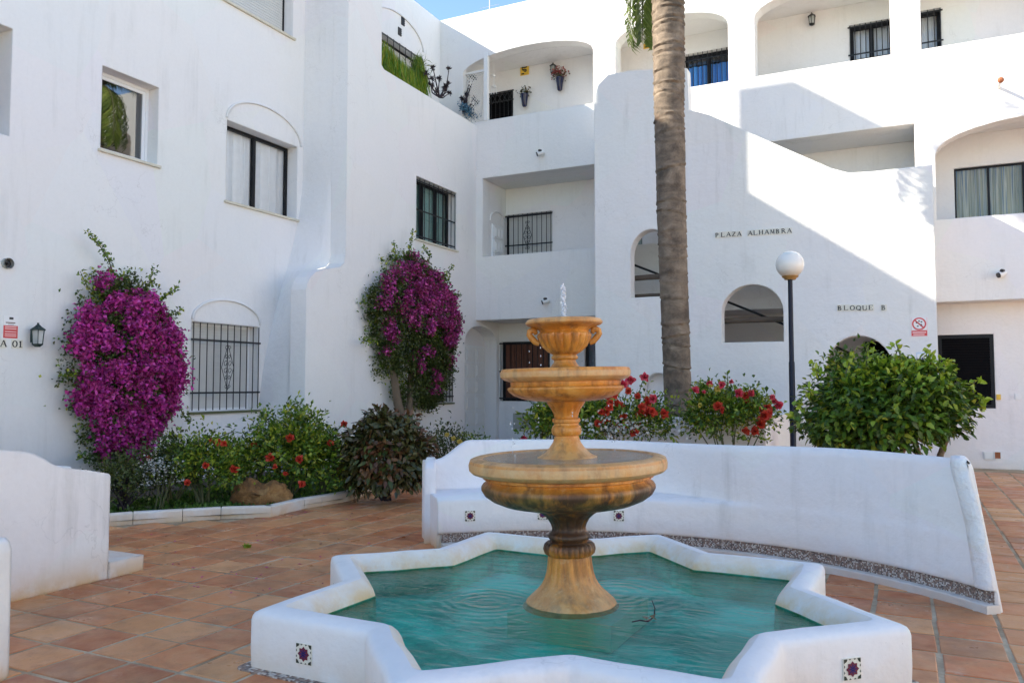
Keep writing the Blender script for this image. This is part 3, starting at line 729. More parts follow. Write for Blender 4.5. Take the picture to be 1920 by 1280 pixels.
# thin white post between lattice and arch
q0, q1 = onT(911,228,T), onT(911,102,T)
mb = MB(); mb.box(q0.x-.045, q0.x+.045, T-.02, T+.07, zc1+.002, q1.z+.03); mb.build('post', M['white_paint'], FW)
# iron work in front of upper-left window top
mb = MB()
for k in range(5):
    x0 = B1[0]+k*(B1[1]-B1[0])/5; x1 = x0+(B1[1]-B1[0])/5
    mb.tube([(x0,TG-.03,B1[3]-.05),(x1,TG-.03,B1[3]-.28)], .008, 4); mb.tube([(x1,TG-.03,B1[3]-.05),(x0,TG-.03,B1[3]-.28)], .008, 4)
mb.build('scrollwork', M['iron'], FW)

# ================================================================== stair tower
ST = thing('stair_tower', 'white outdoor staircase tower with arched openings and a sloping parapet', 'staircase', (-2, TBK, 0))
s0 = aT(1115,400,TBK); s1 = aT(1757,600,TBK)
def pt(px, py): q = onT(px, py, TBK); return (q.x, q.z)
top = [pt(1116,176), pt(1122,160), pt(1140,141), pt(1180,133), pt(1288,128), pt(1291,206), pt(1330,216), pt(1440,264), pt(1560,316), pt(1592,324), pt(1640,321), pt(1749,309)]
# the top is levelled a little so that it reads as built
outer = [(s1,0)] + [(s1, top[-1][1])] + top[::-1][1:] + [(s0, top[0][1]-.1), (s0, 0)]
A1 = arch(aT(1182,500,TBK), aT(1182,500,TBK)+.78, zT(1210,557,TBK), zT(1183,478,TBK), .45)
A2 = arch(aT(1353,600,TBK), aT(1469,600,TBK), zT(1410,641,TBK), zT(1410,585,TBK), zT(1410,533,TBK)-zT(1410,585,TBK))
a3l, a3r = aT(1549,690,TBK), aT(1674,690,TBK)
A3 = arch(a3l, a3r, .04, zT(1610,690,TBK), zT(1610,629,TBK)-zT(1610,690,TBK))
nl, nr = aT(1206,740,TBK), aT(1262,740,TBK)
A4 = arch(nl, nr, .5, zT(1235,730,TBK), zT(1235,699,TBK)-zT(1235,730,TBK))
mb = MB(); mb.slab('t', TBK, .26, outer, [A1, A2, A3, A4]); mb.build('wall', M['stucco_aged'], ST)
mb = MB(); mb.box(nl-.1, nr+.1, TBK+.262, TBK+.30, .3, zT(1235,699,TBK)+.05); mb.build('niche_back', M['stucco'], ST)
mb = MB(); mb.slab('s', s0, .2, [(TBK+.26,0),(T-.002,0),(T-.002,top[3][1]-.05),(TBK+.26,top[1][1])]); mb.build('side_wall', M['stucco'], ST)
mb = MB(); mb.slab('s', s1-.2, .2, [(TBK+.26,0),(T-.002,0),(T-.002,top[-1][1]-.02),(TBK+.26,top[-1][1])]); mb.build('side_wall', M['stucco'], ST)
# flights: lower rises to the left, upper rises from the landing
sl = aT(1300,128,TBK)
def flight(sa, za, sb, zb, t0, t1, n):
    mb = MB(); st = (sb-sa)/n; rz = (zb-za)/n
    poly = [(sa, za)]
    for k in range(n):
        poly += [(sa+k*st, za+(k+1)*rz), (sa+(k+1)*st, za+(k+1)*rz)]
    poly += [(sb, zb-.22), (sa+ (st*1), za-.05 if za > .2 else 0)]
    mb.slab('t', t0, t1-t0, poly); return mb
flight(aT(1640,700,TBK), 0.0, aT(1200,500,TBK), 2.9, TBK+.28, TBK+1.0, 16).build('stair_flight', M['stucco'], ST)
flight(aT(1600,320,TBK), 3.1, aT(1291,150,TBK), 6.1, TBK+1.02, T-.02, 16).build('stair_flight', M['stucco'], ST)
mb = MB(); mb.box(aT(1600,320,TBK), s1-.2, TBK+.26, T-.005, 2.95, 3.1); mb.build('landing', M['stucco'], ST)
mb = MB(); mb.box(s0+.2, aT(1200,500,TBK), TBK+.26, T-.005, 2.7, 2.9); mb.build('landing', M['stucco'], ST)
# handrails and beams seen through the openings
q = TBK+.75
p0, p1 = onT(1182,494,q), onT(1250,520,q); mb = MB(); mb.tube([p0+(p0-p1)*.25, p1], .022, 8); mb.build('handrail', M['iron'], ST)
p0, p1 = onT(1345,558,q), onT(1480,612,q); mb = MB(); mb.tube([p0, p1], .022, 8); mb.build('handrail', M['iron'], ST)
p0, p1 = onT(1550,642,q), onT(1606,668,q); mb = MB(); mb.tube([p0, p1], .022, 8); mb.build('handrail', M['iron'], ST)
q = TBK+.42
for (xa, ya, xb, yb, r) in ((1176,522,1262,519,.05),(1176,556,1262,552,.03),(1340,602,1480,599,.05)):
    p0, p1 = onT(xa,ya,q), onT(xb,yb,q); zc = (p0.z+p1.z)/2
    mb = MB(); mb.tube([Vector((p0.x,q,zc)), Vector(((p0.x+p1.x)/2,q,zc+.01)), Vector((p1.x,q,zc))], [r, r*1.06, r*.97], 9); mb.build('beam', M['wood'], ST)

# rubble patch of old plaster: parapet drain stub lamps etc. come later
# ================================================================== building opposite (behind the viewer, closes the courtyard)
OW = thing('apartment_building', 'plain white wing on the far side of the courtyard behind the viewer', 'building', (16, 0, 0))
mb = MB(); mb.slab('s', 16, .3, [(-20,0),(15,0),(15,7.5),(-20,7.5)], [rect(-8+k*4.,-6.6+k*4.,z,z+1.3) for k in range(5) for z in (1.1,4.1)]); mb.build('wall', M['stucco'], OW)
mb = MB(); mb.box(16.4, 20, -20, 15, 0, 7.3); mb.build('interior', M['room'], OW)

# ================================================================== paving tiles
PS, PT = .345, .335
random.seed(11)
def tile_mesh(k):
    rr = random.Random(k); hx, hy = .163, .160
    pts = []
    for (a, b) in ((-1,-1),(1,-1),(1,1),(-1,1)): pts.append((a*hx*(1-rr.random()*.035), b*hy*(1-rr.random()*.035)))
    z = [.0045+rr.uniform(-.001,.0025) for _ in range(4)]
    vs = [(x*1.0, y*1.0, -.01) for x, y in pts] + [(x*.995, y*.995, zz-.004) for (x, y), zz in zip(pts, z)] + [(x*.96, y*.96, zz) for (x, y), zz in zip(pts, z)]
    fs = [(8,9,10,11)] + [(a+i, a+(i+1)%4, a+4+(i+1)%4, a+4+i) for a in (0,4) for i in range(4)]
    return vs, fs
TMS = [tile_mesh(k) for k in range(8)]
tmesh = []
for vs, fs in TMS:
    me = bpy.data.meshes.new('tile'); me.from_pydata(vs, [], fs); me.materials.append(M['tile']); me.update(); tmesh.append(me)
# where the garden bed starts (pixels along the kerb foot)
KB = [onZ(x, y) for x, y in ((190,988),(333,978),(508,970),(567,955),(640,943),(730,916))]
def in_bed(s, t):
    if s > KB[-1].x: return False
    if t > KB[-1].y and s < KB[-1].x+.1: return t < 13.2
    for a, b in zip(KB, KB[1:]):
        if a.y <= t <= b.y: return s < a.x + (b.x-a.x)*(t-a.y)/(b.y-a.y)
    return s < KB[0].x-.3 and t >= KB[0].y
cells = []
o_s = onZ(1747,1125).x - PS/2
for i in range(-28, 26):
    for j in range(-9, 46):
        row = 0
        s = o_s + i*PS; t = j*PT + .11
        if t > T+.5 or in_bed(s, t) or s < SB: continue
        if (s-FC.x)**2 + (t-FC.y)**2 < 1.05**2: continue
        p = proj((s, t, 0)); near = 0
        if p and -60 < p[0] < 1980 and 700 < p[1] < 1330:
            near = 1; Y = p[2]
            hid = (s < -5.35 and t < 4.1) or ((s-FC.x)**2 + (t-FC.y)**2 < 1.6**2 and p[1] < 1280 and abs(p[0]-1080) < 560)
            # hidden behind the curved bench
            if 820 < p[0] < 1790 and p[1] < 1000: hid = True
            if hid: near = 0
        cells.append((-(1e6 if not near else 0) - (p[2] if p else 99), near, s, t))
cells.sort(key=lambda c: -c[0])
parts_, rest = [c for c in cells[:300] if c[1]], cells[300:] + [c for c in cells[:300] if not c[1]]
for (_, _, s, t) in parts_:
    o = bpy.data.objects.new('tile', random.choice(tmesh)); COL.objects.link(o); o.parent = pav
    o.location = (s+random.uniform(-.004,.004), t+random.uniform(-.004,.004), random.uniform(-.001,.001))
    o.rotation_euler = (random.uniform(-.004,.004), random.uniform(-.004,.004), random.uniform(-.012,.012) + random.choice((0, PI)))
mb = MB()
for (_, _, s, t) in rest:
    vs, fs = random.choice(TMS); a = random.uniform(-.012,.012)
    mb.add([(s+x-y*a, t+y+x*a, z) for x, y, z in vs], fs)
o = mb.build('distant_tiles', M['tile'], pav, recalc=False); tag(o, kind='stuff')

# ================================================================== star pool
PHI = R_(18.0) + YAW; ZW = .205
def star(R, z, c=None, fil=.10):
    c = c or FC
    V_ = [Vector((c.x + (R if k % 2 == 0 else R*.7654)*math.cos(PHI+PI*k/8), c.y + (R if k % 2 == 0 else R*.7654)*math.sin(PHI+PI*k/8), z)) for k in range(16)]
    out = []
    for k in range(16):
        v, a, b = V_[k], V_[k-1], V_[(k+1) % 16]
        f = fil if k % 2 == 0 else fil*.6
        pa, pb = v + (a-v).normalized()*f, v + (b-v).normalized()*f
        for q in range(5):
            t = q/4; out.append(pa*(1-t)**2 + v*2*t*(1-t) + pb*t*t)
        # two interior points so the edges stay slightly uneven
        for q in (1/3, 2/3):
            e = (V_[(k+1) % 16]-V_[k]); nb = V_[(k+1) % 16]
            f2 = fil*.6 if k % 2 == 0 else fil
            p2 = nb - e.normalized()*f2
            m = pb + (p2-pb)*q; r = random.Random(int(k*10+q*3)); m += Vector((r.uniform(-1,1), r.uniform(-1,1), 0))*.011; out.append(m)
    return out
PL = thing('star_pool', 'white eight-pointed star shaped fountain pool with turquoise water and rounded rim', 'pool', (FC.x, FC.y, 0))
RI, RO = 1.50, 1.775
prof = [(RO,-.01,.05),(RO+.005,.20,.05),(RO-.01,.245,.05),(RO-.045,.285,.06),(RO-.10,.305,.07),(RO-.2,.312,.07),(RI+.11,.305,.06),(RI+.06,.285,.05),(RI+.025,.25,.04),(RI+.01,.19,.03),(RI,.03,.03)]
prof = [(RO,-.01,.03),(RO+.005,.10,.03),(RO+.004,.245,.03),(RO-.002,.266,.03),(RO-.012,.280,.03),(RO-.032,.289,.035),(RO-.08,.297,.05),(RO-.135,.302,.06),(RI+.12,.300,.06),(RI+.085,.287,.05),(RI+.05,.264,.05),(RI+.025,.235,.04),(RI+.01,.20,.03)]
mb = MB(); LR = [star(R, z, fil=f) for R, z, f in prof]; mb.loops(LR[:9]); mb.build('rim', M['stucco_rim'], PL, smooth=50); mb = MB(); mb.loops(LR[8:]); mb.build('inner_rim', M['rim_inner'], PL, smooth=50)
mb = MB(); mb.loops([star(RI+.01, .2005, fil=.03), star(RI+.003, .15, fil=.03), star(RI, .03, fil=.03), star(.05, .028, fil=.001)], cap1=True); mb.build('lining', M['pool'], PL)
mb = MB(); L0 = star(RI+.012, ZW-.012, fil=.03)
mb.add([(FC.x, FC.y, ZW-.012)] + [tuple(p) for p in L0], [(0, 1+i, 1+(i+1) % len(L0)) for i in range(len(L0))]); mb.build('water', M['water'], PL)
# glazed star tiles set in the outer sides
def star_tile(parent, c, n, size, name='ceramic_tile'):
    """c centre, n outward horizontal normal"""
    n = Vector(n).normalized(); u = Vector((-n.y, n.x, 0)); zz = Vector((0,0,1)); c = Vector(c)
    mb = MB(); h = size/2
    def P(a, b, d): return c + u*a + zz*b + n*d
    mb.add([P(-h,-h,-.01),P(h,-h,-.01),P(h,h,-.01),P(-h,h,-.01),P(-h,-h,.004),P(h,-h,.004),P(h,h,.004),P(-h,h,.004)],
           [(0,3,2,1),(4,5,6,7),(0,1,5,4),(1,2,6,5),(2,3,7,6),(3,0,4,7)], 0)
    def poly(pts, d, m): mb.add([P(a*h, b*h, d) for a, b in pts], [tuple(range(len(pts)))], m)
    # dark border triangles and lozenges
    for k in range(4):
        r = lambda a, b: (a*math.cos(k*PI/2)-b*math.sin(k*PI/2), a*math.sin(k*PI/2)+b*math.cos(k*PI/2))
        poly([r(.55,.95), r(.95,.95), r(.95,.55), r(.74,.62), r(.66,.76)], .006, 2)
        poly([r(-.42,.95), r(-.12,.95), r(-.28,.80)], .006, 2); poly([r(.12,.95), r(.42,.95), r(.28,.80)], .006, 2)
    st = [((.80 if k % 2 == 0 else .60)*math.cos(PI*k/8), (.80 if k % 2 == 0 else .60)*math.sin(PI*k/8)) for k in range(16)]
    poly([(a*.92, b*.92) for a, b in st], .007, 3)
    for k in range(8):
        a = PI*k/4; poly([(.08*math.cos(a-.9),.08*math.sin(a-.9)), (.36*math.cos(a-.16),.36*math.sin(a-.16)), (.56*math.cos(a),.56*math.sin(a)), (.36*math.cos(a+.16),.36*math.sin(a+.16)), (.08*math.cos(a+.9),.08*math.sin(a+.9))], .0085, 1)
    return mb.build(name, [M['cream'], M['tileblue'], M['tileoch'], M['tilered']], parent)
def star_edge(k, f, R, z):
    a = FC + Vector((R*math.cos(PHI+PI*k/8), R*math.sin(PHI+PI*k/8), 0)) * 1.0 if k % 2 == 0 else FC + Vector((R*.7654*math.cos(PHI+PI*k/8), R*.7654*math.sin(PHI+PI*k/8), 0))
    k2 = k+1; R2 = R if k2 % 2 == 0 else R*.7654
    b = FC + Vector((R2*math.cos(PHI+PI*k2/8), R2*math.sin(PHI+PI*k2/8), 0))
    p = a + (b-a)*f; e = (b-a).normalized(); n = Vector((e.y, -e.x, 0)); return Vector((p.x, p.y, z)), n
for k in range(16):
    c, n = star_edge(k, .5 if k not in (8,) else .5, RO+.005, .13); star_tile(PL, c, n, .10)
# mosaic band round the foot of the pool
mb = MB(); L1 = star(RO+.002, .0, fil=.05)
uvpts = []
Lo, Li = star(RO+.075, .012, fil=.05), star(RO-.02, .012, fil=.05)
mb.loops([Lo, Li]); mb.loops([star(RO+.075, -.01, fil=.05), Lo])
def uv_world(o, sc=28.):
    me = o.data; uv = me.uv_layers.new(name='UVMap')
    for l in me.loops:
        co = me.vertices[l.vertex_index].co; uv.data[l.index].uv = (co.x*sc, co.y*sc)
o = mb.build('mosaic_border', M['mosaic'], PL); uv_world(o, 60)
# twig lying in the water
tw = onZ(1215,1166,ZW+.0); T0 = thing('fallen_twig', 'small dark twig with curled leaves floating in the turquoise water', 'twig', (tw.x, tw.y, ZW-.01))
mb = MB(); pp = [onZ(x,y,ZW) for x, y in ((1185,1165),(1200,1162),(1215,1164),(1226,1156),(1228,1140),(1222,1124))]
mb.tube(pp, [.003,.004,.005,.004,.003,.002], 5); mb.build('stalk', M['darkstem'], T0)
mb = MB()
for k in range(7):
    c = tw + Vector((random.uniform(-.03,.05), random.uniform(-.03,.03), .004+.004*k)); a = random.uniform(0,6.28); l = .05
    d = Vector((math.cos(a), math.sin(a), .25)); e = Vector((-math.sin(a), math.cos(a), 0))
    mb.add([c, c+d*l*.5+e*.012, c+d*l, c+d*l*.5-e*.012], [(0,1,2),(0,2,3)])
mb.build('leaf', M['leaf_dark'], T0)

# ================================================================== three-tiered fountain
FT = thing('tiered_fountain', 'three-tiered ochre stone fountain standing in the star shaped pool', 'fountain', (FC.x, FC.y, 0))
PXM = 4.72/1500
YC = [462,526,531,551,574,609,622,652,654,668,677,685,713,752,761,769,784,812,838,842,873,885,925,975,1007,1030,1140]
YR = [530,598,604,619,630,664,675,692,703,716,722,728,752,780,790,798,814,838,860,872,898,912,949,985,1010,1032,1140]
def zy(y): return 1.45 - (float(np.interp(y, YC, YR))-720)*PXM
def lathe_px(name, prof, n=96, rf=None, mat='stone', smooth=55):
    P_ = [(r*PXM, zy(y)) for r, y in prof]
    mb = MB(); mb.lathe((FC.x, FC.y, 0), P_, n, rf); return mb.build(name, M[mat], FT, smooth=smooth)
def flute(k, amp, zlo, zhi, mode='in', pw=.5):
    def f(r, z, th):
        t = (z-zlo)/(zhi-zlo)
        if not 0 <= t <= 1: return r
        e = min(1., t*6, (1-t)*6)
        c = abs(math.cos(th*k/2))**pw
        return r*(1 + amp*e*(c-.75))
    return f
# water heights inside the basins, profiles listed from the foot up (radius px, height px)
mb = MB(); hb = .31
mb.obox((FC.x+.05*CA, FC.y+.05*SA_, .10), hb*2, hb*2, .14, YAW+R_(-28)); mb.build('plinth', M['plinth'], FT)
lathe_px('pedestal', [(0,1142),(89,1142),(91,1136),(90,1128),(85,1123),(82,1117),(74,1109),(63,1099),(54,1089),(47,1077),(43,1064),(41,1050),(40,1038),(37,1030)], rf=flute(16,.05,zy(1085),zy(1032)))
lathe_px('beaded_ring', [(37,1032),(42,1032),(46,1028),(48,1020),(46,1012),(42,1008),(36,1007)], 192, rf=flute(28,.07,zy(1033),zy(1007),pw=.8))
lathe_px('stem', [(34,1010),(33,1006),(36,1001),(39,997),(39,991),(36,986),(32,982),(31,975),(33,965),(39,950),(47,940),(54,934),(56,928),(60,922)], 96, rf=flute(12,.09,zy(980),zy(936)))
lathe_px('lower_basin', [(0,925),(60,925),(95,921),(122,915),(142,906),(155,896),(161,885),(161,880),(158,876),(153,873),(151,868),(152,866),(158,864),(158,859),(166,857),(178,852),(183,846),(184,840),(181,834),(175,831),(168,829.5),(160,830),(157,833),(156,839),(140,842),(0,842)], 128, smooth=35)
lathe_px('upper_pedestal', [(0,845),(64,845),(64,840),(60,838),(57,836),(56,832),(50,829),(42,823),(33,812),(26,800),(23,790),(22,783)], 96)
lathe_px('upper_stem', [(22,786),(26,784),(28,779),(28,774),(26,769),(23,767),(23,763),(26,761),(26,756),(22,754),(23,745),(27,733),(33,722),(36,716),(37,712),(42,708)], 96, rf=flute(14,.08,zy(752),zy(718)))
lathe_px('middle_basin', [(0,714),(42,713),(62,711),(82,706),(97,699),(106,691),(109,685),(108,681),(104,679),(102,677),(103,673),(103,667),(108,665),(116,662),(121,657),(122,653),(119,650),(112,648.5),(106,649),(103,653),(80,655),(0,655)], 128, smooth=35)
lathe_px('cup_foot', [(0,656),(36,656),(36,652),(32,649),(26,641),(21,630),(20,622),(23,621),(25,618),(25,614),(22,611),(21,608)], 96)
mbc = lathe_px('cup', [(0,610),(22,610),(32,604),(41,595),(47,584),(50,574),(50,568),(48,562),(45,557),(47,551),(52,546),(60,542),(68,539),(72,535),(72.5,531),(69,527),(64,526),(60,527),(57,532),(50,536),(0,536)], 144, rf=flute(18,.10,zy(606),zy(560),pw=.7), smooth=40)
# the heights above were read against one distance; the tiers are re-seated below by real dimensions
for sx in (-1, 1):
    mb = MB(); path = []
    u = Vector((math.cos(YAW), math.sin(YAW), 0))
    ctr = [(47,588),(55,584),(62,576),(66,566),(65,555),(59,549),(54,552),(53,559),(57,563)]
    path = [FC + u*(sx*r*PXM) + Vector((0,0,zy(y))) for r, y in ctr]
    mb.tube(path, [.016,.019,.019,.018,.019,.020,.018,.013,.008], 10)
    mb.build('handle', M['stone'], FT, smooth=60)
# basin water and the jet
def disc(name, r, z, mat):
    mb = MB(); n = 64
    mb.add([(FC.x, FC.y, z)] + [(FC.x+r*math.cos(2*PI*k/n), FC.y+r*math.sin(2*PI*k/n), z) for k in range(n)], [(0, 1+k, 1+(k+1) % n) for k in range(n)])
    return mb.build(name, M[mat], FT)
disc('basin_water', 157.5*PXM, zy(832.5), 'basin_water'); disc('basin_water', 103*PXM, zy(651.5), 'basin_water'); disc('basin_water', 58*PXM, zy(530), 'basin_water')
mb = MB(); z0, z1 = zy(534), zy(462)
rr = random.Random(3)
for q in range(3):
    L = []; N = 26; ph = rr.uniform(0,6)
    path = []; rad = []
    for i in range(N):
        t = i/(N-1); z = z0+(z1-z0)*t*(1-.04*q)
        path.append((FC.x+.004*math.sin(ph+i*1.3)+(q-1)*.005*CA, FC.y+.004*math.cos(ph*2+i*1.7)+(q-1)*.005*SA_, z)); rad.append((.0075+.003*math.sin(i*1.9+ph)+.003*rr.random())*(1 if t < .93 else .6))
    mb.tube(path, rad, 8)
for k in range(60):
    a = rr.uniform(0,6.28); d = abs(rr.gauss(0,.012)); z = z0+(z1-z0)*rr.random()**1.2
    mb.ball((FC.x+d*math.cos(a), FC.y+d*math.sin(a), z), rr.uniform(.002,.005), 5)
mb.build('water_jet', M['jet'], FT, smooth=60)
# drips falling from the lips of the basins
mb = MB()
for (R, ya, yb, n) in ((108,716,835,9),(160,905,1138,0),(70,560,652,5)):
    for k in range(n):
        a = rr.uniform(0,6.28); 
        for j in range(3):
            z = zy(rr.uniform(ya, yb)); mb.ball((FC.x+R*PXM*math.cos(a), FC.y+R*PXM*math.sin(a), z), .0035, 6, 1.6)
mb.build('drops', M['jet'], FT)
FT.rotation_mode = 'QUATERNION'; FT.rotation_quaternion = Matrix.Rotation(R_(-1.2), 3, Vector((-SA_, CA, 0))).to_quaternion()

# ================================================================== curved bench
BC = CF(.30, 4.42); BR = 2.83
BN = thing('curved_bench', 'long curved white plaster bench wall behind the fountain with glazed tiles on its seat front', 'bench', (BC.x, BC.y, 0))
f0, f1 = R_(111.5), R_(11.5); NB = 90
def sm_(a, b, x):
    t = min(1, max(0, (x-a)/(b-a))); return t*t*(3-2*t)
def bprof(deg, shr=0.):
    """(radius, z) profile of the bench body at an angle in the camera-aligned frame"""
    seat = .40*sm_(50, 84, deg); k = seat/.40
    zt = .735 + .18*sm_(107.5, 101.5, deg) + .035*sm_(70, 30, deg) - shr*.5
    zs = .44; a = BR + shr*.4; th = .09 + .06*sm_(16, 40, deg) - shr
    return [(a+.03, .135), (a, .14), (a+.002, .25), (a+.004, zs-.06), (a+.004+.010*k, zs-.02), (a+.006+.034*k+seat*.05, zs+.004*k), (a+.008+.037*k+seat*.5, zs+.012), (a+.010+.04*k+seat, zs+.022), (a+.012+.045*k+seat, zs+.05),
          (a+.016+.055*k+seat, zs+.16), (a+.02+.06*k+seat, zt-.07), (a+.03+.06*k+seat, zt-.025), (a+.05+.06*k+seat, zt), (a+th-.03+.06*k+seat, zt), (a+th-.01+.06*k+seat, zt-.02), (a+th+.06*k+seat, zt-.06), (a+th+.06*k+seat, 0), (a+.03, 0)]
def dend(z): return 15.2 + 4.2*max(0, z/.95)**1.6
def bpt(r, deg, z):
    x = .30 + r*math.cos(R_(deg)); y = 4.42 + r*math.sin(R_(deg)); return CF(x, y, z)
rows = []
for i in range(NB+1):
    u_ = i/NB; rows.append([bpt(r, 109.6 + (dend(z)+.6-109.6)*u_, z) for r, z in bprof(109.6-95.*u_)])
mb = MB(); mb.loops(rows, cap0=True, cap1=True); mb.build('seat_wall', M['stucco_bench'], BN, smooth=40)
# end cheeks
mb = MB(); F0 = onZ(797, 1020); dv = CF(-.085, 1); dv.normalize(); nv = Vector((dv.y, -dv.x, 0))
rows = []
for o_, sh in ((-.012, .02), (.0, .0), (.075, .0), (.095, .025)):
    rows.append([F0 + dv*a_ + nv*o_ + Vector((0,0,z)) for a_, z in ((sh*.5,0),(sh*.5+.01,.58),(.03+sh*.5,.68-sh*.4),(.09,.72-sh),(.2,.73-sh),(.62-sh,.73-sh),(.66-sh,.68),(.66-sh,0))])
mb.loops(rows, cap0=True, cap1=True); mb.build('end_cheek', M['stucco_bench'], BN, smooth=40)
mb = MB(); rows = []
for q, sh in ((2.0, .0), (1.7, -.03), (1.2, -.04), (.7, -.042), (.2, -.036), (-.15, -.015), (-.4, .01), (-.55, .04)):
    rows.append([bpt(r, dend(z)+q, z) for r, z in bprof(14., sh)])
mb.loops(rows, cap0=True, cap1=True); mb.build('end_cap', M['stucco_rough'], BN, smooth=50)
# plinth: mosaic riser and marble ledge stones
segs = 34
for i in range(segs):
    a0 = 108.9 + (14.6-108.9)*i/segs; a1 = 108.9 + (14.6-108.9)*(i+1)/segs - .12
    mb = MB(); rows = []
    for q in range(3):
        dg = a0 + (a1-a0)*q/2; rows.append([bpt(r, dg, z) for r, z in ((BR-.055,0),(BR-.055,.052),(BR-.05,.058),(BR+.05,.058),(BR+.05,0))])
    mb.loops(rows, cap0=True, cap1=True); mb.build('ledge_stone', M['marble_white'] if 'marble_white' in M else M['white_paint'], BN)
mb = MB(); rows = []
for i in range(NB+1):
    dg = 108.9 + (14.6-108.9)*i/NB; rows.append([bpt(BR+.012, dg, z) for z in (.0575, .142)])
mb.loops(rows, closed=False); o = mb.build('mosaic_strip', M['mosaic'], BN)
me = o.data; uv = me.uv_layers.new(name='UVMap')
for l in me.loops:
    vi = l.vertex_index; uv.data[l.index].uv = ((vi//2)*.055*95, (vi % 2)*.085*95)
for px in (880, 1018, 1160):
    # angle whose seat front falls under that pixel column
    best = min((abs(proj(bpt(BR, d/4, .28))[0]-px), d/4) for d in range(240, 446))
    dg = best[1]; c = bpt(BR-.001, dg, .285); n = (bpt(BR-1, dg, 0)-bpt(BR, dg, 0)); star_tile(BN, c, n, .092)

# ================================================================== low wall on the left and the post in front
LWs = onZ(20,1130).x
LWALL = thing('low_garden_wall', 'low white plastered wall with a stepped end at the left below the bougainvillea', 'wall', (LWs-.2, 3, 0))
te = onZ(200,1085).y
zt = onS(199, 888, LWs).z
wp = [(lambda q: (q.y, q.z))(onS(x, y, LWs)) for x, y in ((199,888),(165,881),(132,878),(112,875),(97,869),(82,859),(64,850),(45,846),(0,843),(-60,842))]
mb = MB(); mb.slab('s', LWs, -.42, [(-2,0),(te,0),(te,zt-.02)] + [(te-.015,zt)] + wp[1:] + [(-2,wp[-1][1])]); mb.build('wall', M['stucco_bench'], LWALL)
mb = MB(); mb.box(LWs-.75, LWs-.42, te-.6, te-.02, 0, zt+.035); mb.build('back_ledge', M['stucco_bench'], LWALL)
te2 = onZ(250,1075).y
mb = MB(); mb.box(LWs-.42, LWs+.012, te+.002, te+.30, 0, .125); mb.build('step', M['stucco_bench'], LWALL)
PW = onD(2, 1150, 3.9); pz = onD(6, 1018, 3.9).z
POST = thing('low_garden_wall', 'rounded end of a white plaster wall at the extreme left edge in the foreground', 'wall', (PW.x, PW.y, 0))
mb = MB(); pr = []
for z, dx in ((0,0.0),(.2,.01),(.4,.02),(pz-.06,.03),(pz-.02,.01),(pz,-.03)):
    e = onD(-8+dx*200, 1018+(pz-z)*380, 3.95); L = []
    for (a, b) in ((0,-.22),(0,.10),(-.8,.10),(-.8,-.22)): L.append((e.x+a*CA-b*SA_, e.y+a*SA_+b*CA, z))
    pr.append(L)
mb.loops(pr, cap0=True, cap1=True); mb.build('wall_end', M['stucco_bench'], POST)
# ================================================================== garden bed, kerb
bed = MB(); pts = [(p.x, p.y, .05) for p in KB]; pts += [(KB[-1].x+.15, 13.0, .05), (SB+.02, 13.0, .05), (SB+.02, TL+.02, .05), (SA+.02, TL, .05), (SA+.02, KB[0].y-.8, .05), (LWs-1.05, KB[0].y-.8, .05)]
bed.add(pts, [tuple(range(len(pts)))]); b_ = bed.build('garden_bed', M['soil'], None); tag(b_, kind='structure')
KERB = thing('bed_kerb', 'white kerb of stone blocks curving along the front of the flower bed', 'kerb', (KB[2].x, KB[2].y, 0), None)
cuts = [(190,988),(249,983),(342,977.5),(414,973),(508,970),(571,954),(602,949),(653,940),(697,925),(731,916)]
cp = [onZ(x, y) for x, y in cuts]
for a, b in zip(cp, cp[1:]):
    d = (b-a); L_ = d.length; d.normalize(); n = Vector((-d.y, d.x, 0))
    if n.x > 0: n = -n
    a2, b2 = a + d*.0025, b - d*.0025; mb = MB(); h = .125; r = .014
    rows = [[q + n*o_ + Vector((0,0,z)) for o_, z in ((0,0),(0,h-r),(r,h),(.10-r,h),(.10,h-r),(.10,0))] for q in (a2, b2)]
    mb.loops(rows, cap0=True, cap1=True); mb.build('kerb_stone', M['kerb'] if 'kerb' in M else M['white_paint'], KERB)
# brown rock in the bed
rc = onZ(500, 945, .05); rc += Vector((-.25*.3, .12, 0))
rc = onD(490, 935, 9.33); rc.z = .05
bm = bmesh.new(); bmesh.ops.create_icosphere(bm, subdivisions=4, radius=1)
from mathutils import noise as mn
for v in bm.verts:
    p = v.co.copy(); k = 1 + .22*mn.noise(p*1.6+Vector((3,1,2))) + .20*mn.noise(p*3.1+Vector((1,7,3))) + .10*mn.noise(p*8)
    v.co = Vector((p.x*.33*k*(1 if abs(p.x) < .7 else .95), p.y*.20*k, p.z*.235*k))
    if p.z > .3: v.co.z -= .06*math.exp(-((p.x-.05)/.22)**2)
    v.co.z = max(v.co.z, -.08)
me = bpy.data.meshes.new('garden_rock'); bm.to_mesh(me); bm.free(); me.polygons.foreach_set('use_smooth', [True]*len(me.polygons)); me.materials.append(M['rock'])
ro = bpy.data.objects.new('garden_rock', me); COL.objects.link(ro); ro.location = (rc.x, rc.y, .14); ro.rotation_euler = (0, R_(2), YAW+R_(5)); ORG[ro.name] = Vector(ro.location)
tag(ro, 'rough brown rock lying in the flower bed just behind the kerb', 'rock')

